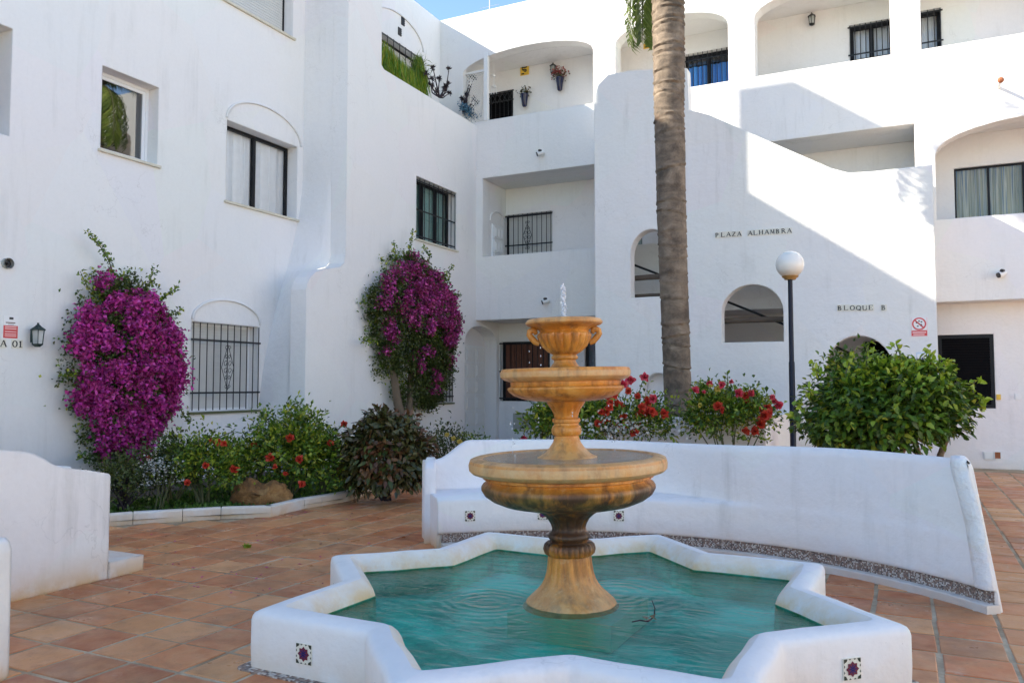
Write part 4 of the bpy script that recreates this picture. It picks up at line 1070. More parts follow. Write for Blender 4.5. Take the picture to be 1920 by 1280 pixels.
# ================================================================== lamp post
lc = onD(1481, 496, 11.2)
LP = thing('lamp_post', 'slim dark blue lamp post with a white opal globe in front of the stair tower', 'street lamp', (lc.x, lc.y, 0))
gz = lc.z
mb = MB(); prof_ = [(.001, -.175)] + [( .192*math.sin(PI*k/24), -.192*math.cos(PI*k/24)) for k in range(3, 24)] + [(.001, .192)]
me_o = bpy.data.objects
mb.lathe((lc.x, lc.y, gz), prof_, 40); go = mb.build('globe', M['globe'], None, smooth=80, origin=(lc.x, lc.y, gz)); go.parent = LP; go.location = (0, 0, gz)
mb = MB(); mb.lathe((lc.x, lc.y, 0), [(.075,gz-.215),(.085,gz-.195),(.11,gz-.178),(.115,gz-.165),(.10,gz-.158)], 24); mb.build('collar', M['brass'], LP, smooth=40)
mb = MB(); mb.lathe((lc.x, lc.y, 0), [(.10,.0),(.10,.02),(.06,.03),(.052,.3),(.05,.32),(.042,.34),(.040,1.75),(.034,1.77),(.032,gz-.21)], 20); mb.build('pole', M['pole'], LP, smooth=40)

# ================================================================== foliage helpers
from mathutils import noise as mn
def leaf_geo(C, D, N, L, W, fold=.25, curl=.0, shape='oval'):
    """C base points, D directions, N normals (all (n,3)), L lengths, W widths -> verts, quads (two per leaf)"""
    n = len(C); D = D/np.linalg.norm(D, axis=1, keepdims=True)
    S = np.cross(D, N); S /= np.linalg.norm(S, axis=1, keepdims=True)+1e-9
    U = np.cross(S, D); L = L[:, None]; W = W[:, None]
    if shape == 'oval':
        V = np.stack([C, C + D*L*.35 + S*W*.5 + U*W*fold, C + D*L*.72 + S*W*.36 + U*W*fold*.6 - U*L*curl*.4,
                      C + D*L - U*L*curl, C + D*L*.72 - S*W*.36 + U*W*fold*.6 - U*L*curl*.4, C + D*L*.35 - S*W*.5 + U*W*fold, C + D*L*.5 - U*L*curl*.2], 1)
        F = np.array([[0,1,6,5],[1,2,3,6],[6,3,4,5]])
        V = V.reshape(-1, 3); F = (F[None] + np.arange(n)[:, None, None]*7).reshape(-1, 4)
    else:
        V = np.stack([C, C + D*L*.55 + S*W*.5 + U*W*fold, C + D*L - U*L*curl, C + D*L*.55 - S*W*.5 + U*W*fold], 1).reshape(-1, 3)
        F = (np.array([[0,1,2,3]])[None] + np.arange(n)[:, None, None]*4).reshape(-1, 4)
    return V, F
def unit(v): return v/(np.linalg.norm(v, axis=-1, keepdims=True)+1e-9)
def clumps(center, axes, K, n, spread, rot=0., surf=.75, lo=-1., shape=None):
    """n points in K clumps on and in an ellipsoid; returns points and outward directions"""
    d = unit(rng.normal(size=(K, 3))); d[:, 2] = np.where(d[:, 2] < lo, -d[:, 2]*.3, d[:, 2])
    r = surf + (1.04-surf)*rng.random((K, 1))
    cc = d*r*np.array(axes)
    if shape is not None: cc = shape(cc)
    idx = rng.integers(0, K, n); sp = spread*(0.6+.8*rng.random(K))
    p = cc[idx] + rng.normal(size=(n, 3))*sp[idx, None]
    out = unit(p/np.array(axes)**2 + 1e-6)
    c, s = math.cos(rot), math.sin(rot); Rm = np.array([[c,-s,0],[s,c,0],[0,0,1]])
    return p@Rm.T + np.array(center), out@Rm.T, cc@Rm.T + np.array(center)
def scatter_leaves(name, mat, P_, out, L, W, parent=None, up=.3, jit=.7, fold=.25, curl=.15, shape='quad', kind='stuff', origin=None):
    n = len(P_); D = unit(out*.8 + rng.normal(size=(n,3))*jit + np.array([0,0,up])); N = unit(rng.normal(size=(n,3))*.6 + np.array([0,0,.9]) + out*.5)
    V, F = leaf_geo(P_, D, N, L*(.7+.6*rng.random(n)), W*(.7+.6*rng.random(n)), fold, curl, shape)
    o = npmesh(name, V, F, mat, parent, origin)
    if kind: o['kind'] = kind
    return o
def stems(parent, base, tips, r=.012, mat='stem', name='stem', sag=.1):
    mb = MB()
    for t in tips:
        b = Vector(base) + Vector((random.uniform(-.05,.05), random.uniform(-.05,.05), 0)); t = Vector(t)
        m = (b+t)/2 + Vector((random.uniform(-.06,.06), random.uniform(-.06,.06), sag))
        P_ = [b*(1-q)**2 + m*2*q*(1-q) + t*q*q for q in (0,.2,.4,.6,.8,1)]
        mb.tube(P_, [r, r*.9, r*.75, r*.6, r*.45, r*.3], 5, caps=False)
    return mb.build(name, M[mat], parent)
def flower(parent, c, n, size, mat, petals=9, name='flower'):
    c = np.array(c, dtype=float); n = unit(np.array(n, dtype=float)); a = unit(np.cross(n, [.3,.2,1.])); b = np.cross(n, a)
    k = petals*3; th = rng.random(k)*6.283; el = np.concatenate([np.full(petals, .25), np.full(petals, .7), np.full(petals, 1.15)]) + rng.random(k)*.25
    D = (a[None]*np.cos(th)[:,None] + b[None]*np.sin(th)[:,None])*np.cos(el)[:,None] + n[None]*np.sin(el)[:,None]
    V, F = leaf_geo(np.repeat(c[None], k, 0), D, np.repeat(n[None], k, 0)+rng.normal(size=(k,3))*.3, size*(.45+.25*rng.random(k)), size*(.42+.2*rng.random(k)), .2, .12, 'oval')
    return npmesh(name, V, F, mat, parent)

# ================================================================== bougainvilleas on the left wing
def bougainvillea(label, base, S, prof, depth, nl, nb, bract, shoots, bscale=.054, lscale=.05, cov=1., trunkpts=None, bzone=None):
    t = thing('bougainvillea', label, 'bougainvillea', base)
    # prof: list of (z, t_left, t_right)
    zs = [p[0] for p in prof]
    def samp(n, K, spread, inner=.0, weight=None):
        z = rng.uniform(zs[0], zs[-1], K*3); tl = np.interp(z, zs, [p[1] for p in prof]); tr = np.interp(z, zs, [p[2] for p in prof])
        acc = rng.random(K*3) < (tr-tl)/max(p[2]-p[1] for p in prof); z, tl, tr = z[acc][:K], tl[acc][:K], tr[acc][:K]; K = len(z)
        u = rng.random(K)*(1-2*inner)+inner; y = tl + (tr-tl)*u
        bulge = depth*np.sqrt(np.clip(1-(2*u-1)**2, 0, 1))*(.55+.45*np.sin(np.clip((z-zs[0])/(zs[-1]-zs[0]),0,1)*PI))
        x = S + .05 + bulge*(.55+.5*rng.random(K)); C_ = np.stack([x, y, z], 1)
        if weight is not None:
            k = rng.random(K) < weight(u, (z-zs[0])/(zs[-1]-zs[0])); C_ = C_[k]; K = len(C_)
        idx = rng.integers(0, K, n); P_ = C_[idx] + rng.normal(size=(n,3))*spread*(.6+.8*rng.random((K,1)))[idx]
        P_[:, 0] = np.maximum(P_[:, 0], S+.02)
        mid = np.interp(P_[:,2], zs, [(p[1]+p[2])/2 for p in prof])
        out = unit(np.stack([np.full(n, .9), (P_[:,1]-mid)*.9, rng.normal(size=n)*.3+.1], 1)); return P_, out
    P_, out = samp(nl, 260, .065); scatter_leaves('foliage', M['leaf_olive'], P_, out, np.full(nl, lscale), np.full(nl, lscale*.62), t, jit=.8)
    P_, out = samp(nl//3, 160, .12); P_[:, 0] = S+.02+(P_[:,0]-S)*.35; scatter_leaves('foliage', M['leaf'], P_, out, np.full(len(P_), lscale), np.full(len(P_), lscale*.7), t, jit=.8)
    P_, out = samp(nb, 190, .050, .02, bzone); P_[:, 0] += .055
    scatter_leaves('bracts', bract, P_, out, np.full(nb, bscale), np.full(nb, bscale*.85), t, jit=1.0, fold=.4, curl=.2)
    # long shoots with small leaves
    for (pts, side) in shoots:
        pts = [Vector(p) for p in pts]; mb = MB(); mb.tube(pts, [.009]+[.007]*(len(pts)-2)+[.003], 5); sh = mb.build('shoot', M['stem'], t)
        L = [];
        for a, b in zip(pts, pts[1:]):
            m = max(2, int((b-a).length/.022))
            for q in range(m): L.append(np.array(a + (b-a)*(q/m)))
        L = np.repeat(np.array(L), 3, 0) + rng.normal(size=(len(L)*3, 3))*.022; L[:,0] = np.maximum(L[:,0], S+.02)
        scatter_leaves('leaves', M['leaf'], L, unit(rng.normal(size=(len(L),3))+np.array([.5,0,.4])), np.full(len(L), .055), np.full(len(L), .034), sh, jit=.6)
    if trunkpts:
        mb = MB()
        for pts, r in trunkpts: mb.tube([Vector(p) for p in pts], [r*(1-.5*i/(len(pts)-1)) for i in range(len(pts))], 8)
        mb.build('trunk', M['bark'], t, smooth=60)
    return t
def Spx(x, y, S, off=.12):
    q = onS(x, y, S+off); return (q.x, q.y, q.z)
S1 = SA+.2
pf = [(onS(240,y,S1).z, aS(xl,y,S1), aS(xr,y,S1)) for y, xl, xr in ((868,190,240),(840,172,268),(800,160,296),(745,142,322),(690,130,334),(645,128,332),(605,146,318),(570,170,296),(540,188,270),(515,208,250))]
zoneA = lambda u, v: np.where(v > .90, .15, np.where(v > .76, .5, 1.))*np.clip(.3+v*6, 0, 1)
b1 = bougainvillea('large bougainvillea full of bright magenta bracts climbing the left wall beside the wall lantern', (SA+.35, aS(235,900,S1), .03), SA, pf, .50, 9000, 30000, M['bract'],
    [([Spx(235,580,SA),Spx(222,545,SA),Spx(205,490,SA,.2),Spx(188,462,SA,.25),Spx(162,432,SA,.2)],0), ([Spx(215,575,SA),Spx(190,555,SA,.2),Spx(165,540,SA,.25),Spx(150,508,SA,.2)],0),
     ([Spx(260,560,SA),Spx(278,535,SA,.2),Spx(290,502,SA,.2)],0), ([Spx(290,575,SA),Spx(315,552,SA,.2),Spx(335,535,SA,.25)],0), ([Spx(300,600,SA),Spx(325,590,SA,.25),Spx(342,580,SA,.2)],0),
     ([Spx(150,700,SA,.3),Spx(132,706,SA,.3),Spx(112,703,SA,.3)],0), ([Spx(340,770,SA,.3),Spx(352,790,SA,.3),Spx(362,788,SA,.3)],0), ([Spx(165,860,SA,.3),Spx(150,855,SA,.3),Spx(142,862,SA,.3)],0), ([Spx(245,560,SA),Spx(240,535,SA,.2),Spx(228,515,SA,.2)],0)],
    trunkpts=[([(SA+.40, aS(225,930,S1), .03),(SA+.33, aS(222,890,S1), .35),(SA+.3, aS(235,850,S1), .8),(SA+.25, aS(245,760,S1), 1.4)], .045), ([(SA+.34, aS(225,930,S1)+.08, .03),(SA+.3, aS(262,880,S1), .5),(SA+.28, aS(270,800,S1), 1.1)], .03),
               ([(SA+.42, aS(215,930,S1)-.1, .03),(SA+.4, aS(205,890,S1), .4),(SA+.35, aS(200,830,S1), .9)], .022)], bzone=zoneA)
S2 = SB+.2
pf = [(onS(765,y,S2).z, aS(xl,y,S2), aS(xr,y,S2)) for y, xl, xr in ((765,768,812),(735,745,835),(690,716,845),(640,708,850),(595,694,855),(550,698,850),(520,714,835),(495,738,800),(480,755,775))]
zoneB = lambda u, v: np.where(v > .92, .3, np.where(v > .45, .95, np.where(v > .28, .28, .10)))*np.where(u > .8, .7, 1.)
b2 = bougainvillea('tall bougainvillea with dusty purple bracts and dark foliage beside the flush grille window', (SB+.3, aS(752,800,S2), .03), SB, pf, .5, 15000, 15000, M['bract_dull'],
    [([Spx(765,500,SB),Spx(766,475,SB,.2),Spx(774,432,SB,.2)],0), ([Spx(750,510,SB),Spx(742,480,SB,.2),Spx(738,452,SB,.2)],0), ([Spx(800,510,SB),Spx(806,480,SB,.2),Spx(792,462,SB,.2)],0),
     ([Spx(820,530,SB),Spx(845,505,SB,.2),Spx(848,498,SB,.2)],0), ([Spx(845,560,SB,.3),Spx(858,552,SB,.3),Spx(864,553,SB,.3)],0), ([Spx(705,640,SB,.3),Spx(690,640,SB,.3),Spx(677,638,SB,.3)],0), ([Spx(830,520,SB),Spx(840,530,SB,.3),Spx(842,515,SB,.3)],0)],
    lscale=.055, bscale=.05,
    trunkpts=[([(SB+.28, aS(752,800,S2), .03),(SB+.28, aS(756,780,S2), .5),(SB+.25, aS(742,740,S2), 1.1),(SB+.22, aS(735,700,S2), 1.7)], .12), ([(SB+.24, aS(762,800,S2), .03),(SB+.24, aS(764,760,S2), .8),(SB+.2, aS(770,700,S2), 1.7)], .09)], bzone=zoneB)

# ================================================================== shrubs of the bed
def shrub(name, label, cat, c, ax, nl, leafmat_, L, K=70, spread=.09, flowers=(), fmat='petal_red', fsize=.09, lo=-.5, stemtips=10, group=None, jit=.7, W=.55, surf=.55, smat='stem'):
    t = thing(name, label, cat, (c[0], c[1], .03), group)
    P_, out, cc = clumps((c[0], c[1], c[2]), ax, K, nl, spread, YAW, surf, lo)
    P_[:, 2] = np.maximum(P_[:, 2], .05)
    scatter_leaves('foliage', M[leafmat_], P_, out, L*(.55+.9*rng.random(nl)), W*L*(.6+.8*rng.random(nl)), t, jit=jit, shape='oval' if L > .075 else 'quad')
    stems(t, (c[0], c[1], .03), [tuple(cc[k]) for k in range(min(stemtips, len(cc)))], .014, smat)
    for f in flowers:
        q, nv = (f if len(f) == 2 else (f, (-SA_*-1*-1, -CA, .3)))
        fm = M[fmat]
        flower(t, q, (SA_, -CA, .35), fsize, fm)
    return t
def at(x, y, D): q = onD(x, y, D); return (q.x, q.y, q.z)
# left hibiscus / rose group seen between the bougainvilleas
shrub('flowering_shrub', 'yellowish green shrub with small orange red flowers left of the brown rock', 'shrub', at(385,875,9.3), (.44,.32,.34), 2400, 'leaf', .055, 60, .08, [at(410,829,9.1),at(421,832,9.0),at(386,873,8.9),at(352,905,8.8),at(400,826,9.2)], fsize=.075)
shrub('flowering_shrub', 'pale leaved shrub at the foot of the magenta bougainvillea with one red flower', 'shrub', at(320,880,9.4), (.42,.30,.36), 2200, 'leaf_olive', .05, 50, .09, [at(281,858,9.2)], fsize=.07)
shrub('flowering_shrub', 'tall leafy shrub with red blooms in front of the wall corner between the windows', 'shrub', at(540,840,9.9), (.52,.38,.46), 3800, 'leaf', .06, 90, .085, [at(544,821,9.6),at(507,858,9.4),at(562,862,9.4),at(478,835,9.9),at(440,880,9.1)], fsize=.10)
shrub('flowering_shrub', 'dark green shrub with red blooms right of the brown rock', 'shrub', at(610,870,10.0), (.54,.38,.40), 3800, 'leaf', .055, 80, .08, [at(620,832,9.8),at(665,861,9.7),at(645,795,10.2),at(566,907,9.3),at(597,808,10.1)], fsize=.085)
shrub('flowering_shrub', 'low shrub with orange buds behind the brown rock', 'shrub', at(478,868,10.0), (.50,.30,.30), 2600, 'leaf', .05, 50, .08, [at(440,876,9.3),at(516,875,9.3),at(535,888,9.2)], fsize=.06)
shrub('flowering_shrub', 'thin reddish stemmed plant at the end of the low garden wall', 'shrub', at(232,905,8.9), (.30,.26,.36), 1500, 'leaf_olive', .045, 40, .09, [], stemtips=24, smat='darkstem')
# tall thin sprays
def spray(parent, x0, y0, x1, y1, D, n=26, L=.05, mat='leaf'):
    a, b = Vector(at(x0,y0,D)), Vector(at(x1,y1,D)); m = (a+b)/2 + Vector((random.uniform(-.05,.05), 0, .03))
    P_ = [a*(1-q)**2 + m*2*q*(1-q) + b*q*q for q in [i/8 for i in range(9)]]
    mb = MB(); mb.tube(P_, [.006]*8+[.002], 5); s = mb.build('stem', M['stem'], parent)
    L_ = np.array([P_[min(8, int(k/n*9))] for k in range(n)]) + rng.normal(size=(n,3))*.018
    scatter_leaves('leaves', M[mat], L_, unit(rng.normal(size=(n,3))), np.full(n, L), np.full(n, L*.55), s, jit=.6, shape='oval')
sp = thing('flowering_shrub', 'loose sprays of small leaves rising against the white wall corner above the red blooms', 'shrub', at(555,900,10.2)[:2]+(.03,))
for (x0,y0,x1,y1) in ((540,850,490,766),(548,840,553,757),(560,840,580,775),(590,840,606,790),(530,850,512,790),(600,850,640,800),(500,850,482,800),(465,880,455,838),(560,830,548,800),(575,830,600,805)): spray(sp,x0,y0,x1,y1,10.1,30)
for (x0,y0,x1,y1) in ((380,850,362,822),(395,850,384,815),(350,860,332,828),(330,860,312,830),(420,860,440,845),(540,870,520,850)): spray(sp,x0,y0,x1,y1,9.2,22)
spray(sp, 395,830,442,808,9.4,8,.02)
# white small blossoms in the bed
wf = thing('flowering_shrub', 'cluster of tiny white blossoms among the dark leaves under the grille window', 'shrub', at(300,880,9.0)[:2]+(.03,))
mb = MB(); stems(wf, at(300,890,9.0)[:2]+(.03,), [at(x,y,9.0) for x,y in ((290,868),(310,872),(330,862),(275,880),(340,876))], .008)
n = 240; P_ = np.array([at(300+random.gauss(0,22), 872+random.gauss(0,9), 9.0+random.uniform(-.1,.2)) for _ in range(n)])
scatter_leaves('blossoms', M['petal_white'], P_, np.tile(np.array([[SA_,-CA,.3]]),(n,1)), np.full(n,.026), np.full(n,.024), wf)
# ground cover
def ground_cover():
    n = 26000; s0_, s1_ = SA+.05, KB[-1].x; P_ = []
    s = rng.uniform(SA+.05, KB[-1].x+.1, n*2); t = rng.uniform(KB[0].y-.5, 12.6, n*2)
    ks, kt = [p.x for p in KB], [p.y for p in KB]
    lim = np.interp(t, kt, ks) - .12
    ok = (s < lim) & (s > np.where(t > TL, SB, SA)+.03) & (s > lim-1.9)
    s, t = s[ok][:n], t[ok][:n]; n = len(s)
    from mathutils import noise as mn
    hh = np.array([.5+.6*mn.noise(Vector((a*1.7, b*1.7, 0))) for a, b in zip(s, t)])
    P_ = np.stack([s, t, .05 + rng.random(n)*.07*hh], 1)
    D = unit(rng.normal(size=(n,3))*.7+np.array([0,0,.8])); N = unit(rng.normal(size=(n,3)))
    V, F = leaf_geo(P_, D, N, .05*(.6+.9*rng.random(n))*np.clip(hh+.3,.4,1.3), .022*(.6+.8*rng.random(n)), .2, .2, 'quad')
    o = npmesh('ground_cover', V, F, M['grass'], None, (KB[2].x-1, KB[2].y+1, .05)); tag(o, 'low bright green ground cover filling the flower bed behind the white kerb', 'ground cover', kind='stuff')
ground_cover()
# the dark croton-like bush with drooping leaves
DL = thing('dark_leaved_bush', 'big dark bush with drooping maroon leaves left of the curved bench', 'shrub', at(735,905,9.9)[:2]+(.03,))
cd = Vector(at(724,856,9.9)); axd = np.array([.56,.44,.56])
d = unit(rng.normal(size=(3400,3))); d[:,2] = np.where(d[:,2] < -.75, -d[:,2], d[:,2]); lumpd = np.array([1+.14*mn.noise(Vector(q)*2.1) for q in d])[:,None]; r = (.62+.40*rng.random((3400,1)))*lumpd
P_ = d*r*axd; c_, s_ = math.cos(YAW), math.sin(YAW); P_ = P_@np.array([[c_,-s_,0],[s_,c_,0],[0,0,1]]).T + np.array(cd)
outd = unit(P_-np.array(cd)); P_[:,2] = np.maximum(P_[:,2], .09)
def drooping(n0, n1, mat, name, single):
    idx = np.arange(n0, n1); n = len(idx); D = unit(outd[idx]*.7 + np.array([0,0,-.45]) + rng.normal(size=(n,3))*.45); N = unit(outd[idx] + np.array([0,0,.4]) + rng.normal(size=(n,3))*.3)
    V, F = leaf_geo(P_[idx], D, N,   .105*(.7+.6*rng.random(n)), .048*(.8+.4*rng.random(n)), .22, .12, 'oval')
    if single:
        for k in range(n): npmesh(name, V[k*7:k*7+7], np.array([[0,1,6,5],[1,2,3,6],[6,3,4,5]]), (mat[3] if P_[idx[k]][2] > cd.z+.18 and k % 4 else mat[k % len(mat)]), DL)
    else:
        o = npmesh(name, V, F, mat, DL); o['kind'] = 'stuff'
cdir = np.array([SA_, -CA, .0]); order = np.argsort(-(outd@cdir)); P_, outd = P_[order], outd[order]
drooping(0, 260, [M['leaf_dark'], M['leaf_red'], M['leaf_red'], M['leaf_red'], M['leaf_olive']], 'leaf', True)
drooping(260, 1700, M['leaf_dark'], 'inner_leaves', False)
drooping(1700, 3400, M['leaf_red'], 'inner_leaves', False)
stems(DL, (cd.x, cd.y, .03), [tuple(P_[k*70]) for k in range(16)], .016, 'darkstem')
# small plants by the bench end
shrub('flowering_shrub', 'small yellow flowered bush against the ochre stained wall left of the curved bench', 'shrub', at(838,838,11.8), (.30,.25,.28), 900, 'leaf_olive', .05, 40, .08, [at(850,822,11.4),at(838,815,11.4),at(862,828,11.3)], 'petal_yellow', .07)
shrub('flowering_shrub', 'low green plant between the yellow bush and the panelled door', 'shrub', at(885,838,12.3), (.26,.25,.16), 500, 'leaf', .05, 30, .07, [at(905,829,12.0)], 'petal_pink', .06)
shrub('flowering_shrub', 'single pink bloom on a thin plant behind the bench below the grey meter box', 'shrub', at(985,838,12.0), (.10,.10,.14), 120, 'leaf', .05, 14, .05, [at(982,823,11.8)], 'petal_pink', .09)

# ================================================================== planting behind the bench
pl = thing('raised_planter', 'low white masonry planter along the foot of the stair tower', 'planter', (aT(1290,800,12.9), 12.9, 0))
xa, xb = onD(1112,800,11.4), onD(1442,800,11.0)
mb = MB(); y0_ = min(xa.y, xb.y)+.35
mb.box(xa.x, xb.x, y0_, y0_+.18, 0, zT(1300,783,y0_)); mb.box(xa.x, xa.x+.18, y0_+.18, TBK-.003, 0, zT(1300,783,y0_)); mb.box(xb.x-.18, xb.x, y0_+.18, TBK-.003, 0, zT(1300,783,y0_)); mb.build('masonry', M['stucco'], pl)
mb = MB(); mb.box(xa.x+.18, xb.x-.18, y0_+.18, TBK-.003, 0, zT(1300,783,y0_)-.08); mb.build('earth', M['soil'], pl)
R1 = shrub('rose_bush', 'rose bush with many red blooms behind the fountain, left of the palm trunk', 'rose bush', at(1180,795,10.6), (.60,.38,.36), 3600, 'leaf', .06, 75, .08, [], lo=-.4)
rr = random.Random(9)
for k in range(34):
    x, y = rr.choice(((1135,770),(1150,745),(1165,790),(1185,740),(1205,775),(1150,760),(1222,770))); flower(R1, at(x+rr.gauss(0,12), y+rr.gauss(0,12), 10.2+rr.uniform(-.1,.2)), (SA_,-CA,.35), .095, M['petal_red'])
for (x,y) in ((1208,708),(1224,748),(1182,712),(1245,776),(1190,812),(1168,722)): flower(R1, at(x,y,10.2), (SA_,-CA,.35), .12, M['petal_pink'] if y < 760 else M['petal_red'])
n = 520; P_ = np.array([at(1170+rr.gauss(0,38), 802+rr.gauss(0,12), 10.3+rr.uniform(-.2,.3)) for _ in range(n)])
scatter_leaves('white_blossoms', M['petal_white'], P_, np.tile(np.array([[SA_,-CA,.3]]),(n,1)), np.full(n,.05), np.full(n,.035), R1)
for (x0,y0,x1,y1) in ((1170,760,1182,708),(1190,760,1207,706),(1215,790,1224,748),(1140,770,1150,735)): spray(R1,x0,y0,x1,y1,10.4,16)
shrub('climbing_shrub', 'dark green leafy shrub behind the waist of the fountain', 'shrub', at(1075,785,10.9), (.48,.34,.42), 2000, 'leaf', .075, 60, .09, [], lo=-.4)
shrub('climbing_shrub', 'small green shrub left of the fountain waist below the dark window', 'shrub', at(1020,800,11.2), (.22,.2,.26), 600, 'leaf', .07, 30, .08, [], lo=-.4)
R2 = shrub('rose_bush', 'rose bush with red and scarlet blooms between the palm and the lamp post', 'rose bush', at(1368,778,10.5), (.60,.36,.36), 4200, 'leaf', .062, 80, .075, [], lo=-.45)
for (x,y,m,s) in ((1303,732,'petal_pink',.10),(1330,718,'petal_pink',.08),(1352,722,'petal_pink',.10),(1371,716,'petal_pink',.06),(1385,738,'petal_pink',.12),(1398,742,'petal_red',.10),(1408,738,'petal_pink',.10),(1345,762,'petal_red',.12),(1352,768,'petal_red',.09),(1448,745,'petal_pink',.08),(1460,760,'petal_pink',.12),(1452,752,'petal_pink',.08),
                  (1438,765,'petal_red',.12),(1432,780,'petal_red',.14),(1425,795,'petal_red',.14),(1415,808,'petal_red',.12),(1428,770,'petal_red',.10),(1398,808,'petal_red',.10),(1440,775,'petal_red',.12),(1332,724,'petal_yellow',.05),(1346,730,'petal_yellow',.09),(1312,760,'petal_yellow',.06),(1320,735,'petal_pink',.05),(1400,755,'petal_red',.06)):
    flower(R2, at(x,y,10.15+rr.uniform(-.05,.1)), (SA_,-CA,.35), s*1.0, M[m])
for (x0,y0,x1,y1) in ((1360,740,1363,702),(1440,790,1462,800),(1350,800,1330,822),(1400,815,1440,828),(1370,815,1400,826),(1330,810,1352,826)): spray(R2,x0,y0,x1,y1,10.2,22,.06)
# big glossy bush on the right
GB = thing('citrus_bush', 'large rounded glossy green bush behind the right part of the curved bench', 'shrub', at(1665,850,7.9)[:2]+(0,))
cg = Vector(at(1660,772,7.9)); rr = random.Random(5)
nG = 5200
def gshape(n):
    d = unit(rng.normal(size=(n,3))); d[:,2] = np.where(d[:,2] < -.8, -d[:,2], d[:,2]); ax = np.array([.79,.60,.46])
    lump = np.array([1+.16*mn.noise(Vector(q)*2.3)+.10*mn.noise(Vector(q)*5.) for q in d])[:,None]
    return d, ax, lump
d, axg, lump = gshape(nG); r = .62+.42*rng.random((nG,1))**.6
PG = d*r*lump*axg; PG[:,2] += .06*np.sin(PG[:,0]*3.)
PG = PG@np.array([[c_,-s_,0],[s_,c_,0],[0,0,1]]).T + np.array(cg); outg = unit((PG-np.array(cg))/np.array([1.,.8,.6]))
cdir = np.array([SA_*1.0, -CA, .25]); cdir /= np.linalg.norm(cdir)
score = outg@cdir + .35*(np.linalg.norm((PG-np.array(cg))/axg, axis=1)); order = np.argsort(-score); PG, outg = PG[order], outg[order]
def gl(idx, mats, single, L=.088, name='leaf'):
    n = len(idx); D = unit(outg[idx]*.75 + rng.normal(size=(n,3))*.55 + np.array([0,0,-.12])); N = unit(outg[idx]*.7 + np.array([0,0,.8]) + rng.normal(size=(n,3))*.35)
    V, F = leaf_geo(PG[idx], D, N, L*(.5+.85*rng.random(n)), L*.50*(.8+.4*rng.random(n)), .18, .16, 'oval')
    if single:
        for k in range(n): npmesh(name, V[k*7:k*7+7], np.array([[0,1,6,5],[1,2,3,6],[6,3,4,5]]), mats[rr.randrange(len(mats))], GB)
    else: o = npmesh(name, V, F, mats, GB); o['kind'] = 'stuff'
vis = np.arange(nG); sel = vis[:1100][rng.permutation(1100)[:300]]; restg = np.setdiff1d(vis, sel)
gl(sel, [M['leaf_citrus']]*7+[M['leaf_tip']], True); gl(restg, M['leaf_citrus'], False, .085, 'inner_leaves')
kd = 2200; dc = unit(rng.normal(size=(kd,3)))*rng.random((kd,1))**.4*np.array([.62,.40,.34]); dc = dc@np.array([[c_,-s_,0],[s_,c_,0],[0,0,1]]).T + np.array(cg)
o = scatter_leaves('core_leaves', M['leaf_citrus'], dc, unit(rng.normal(size=(kd,3))), np.full(kd,.10), np.full(kd,.06), GB, shape='oval')
# bright young growth along the top
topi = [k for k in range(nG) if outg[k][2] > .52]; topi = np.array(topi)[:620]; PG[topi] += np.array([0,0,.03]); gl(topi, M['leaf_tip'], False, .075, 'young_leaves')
for (x0,y0,x1,y1) in ((1540,700,1522,688),(1620,700,1623,648),(1622,690,1626,640),(1690,700,1680,645),(1682,690,1686,650),(1742,700,1745,655),(1748,695,1740,668),(1720,700,1712,680),(1780,700,1785,672),(1520,740,1500,728),(1505,770,1488,758),(1500,790,1490,782),(1826,740,1830,712),(1585,700,1592,668),(1840,770,1838,745),(1775,700,1768,678)): spray(GB,x0,y0,x1,y1,7.7,15,.075,'leaf_tip' if x0 % 3 else 'leaf_citrus')
mb = MB()
for (x, lean) in ((1600,.12),(1660,-.05),(1665,.25),(1735,-.12),(1745,.2)):
    b = Vector(at(x,900,7.9)); b.z = 0; mb.tube([b, b+Vector((.02,.0,.4)), b+Vector((lean*.5*CA,lean*.5*SA_,.75)), b+Vector((lean*CA*1.3,lean*SA_,1.15))], [.04,.036,.03,.02], 8)
mb.build('trunk', M['bark'], GB, smooth=60)
gk = thing('climbing_shrub', 'dark leafy mass in the shadow inside the doorway behind the glossy bush', 'shrub', at(1600,720,11.0)[:2]+(0,))
P_, out, cc = clumps(at(1605,715,11.2), (.45,.3,.45), 50, 1100, .09, YAW, .5, -.5); scatter_leaves('foliage', M['leaf_citrus'], P_, out, np.full(1100,.08), np.full(1100,.05), gk, shape='oval'); stems(gk, at(1600,720,11.0)[:2]+(0,), [tuple(c) for c in cc[:8]])

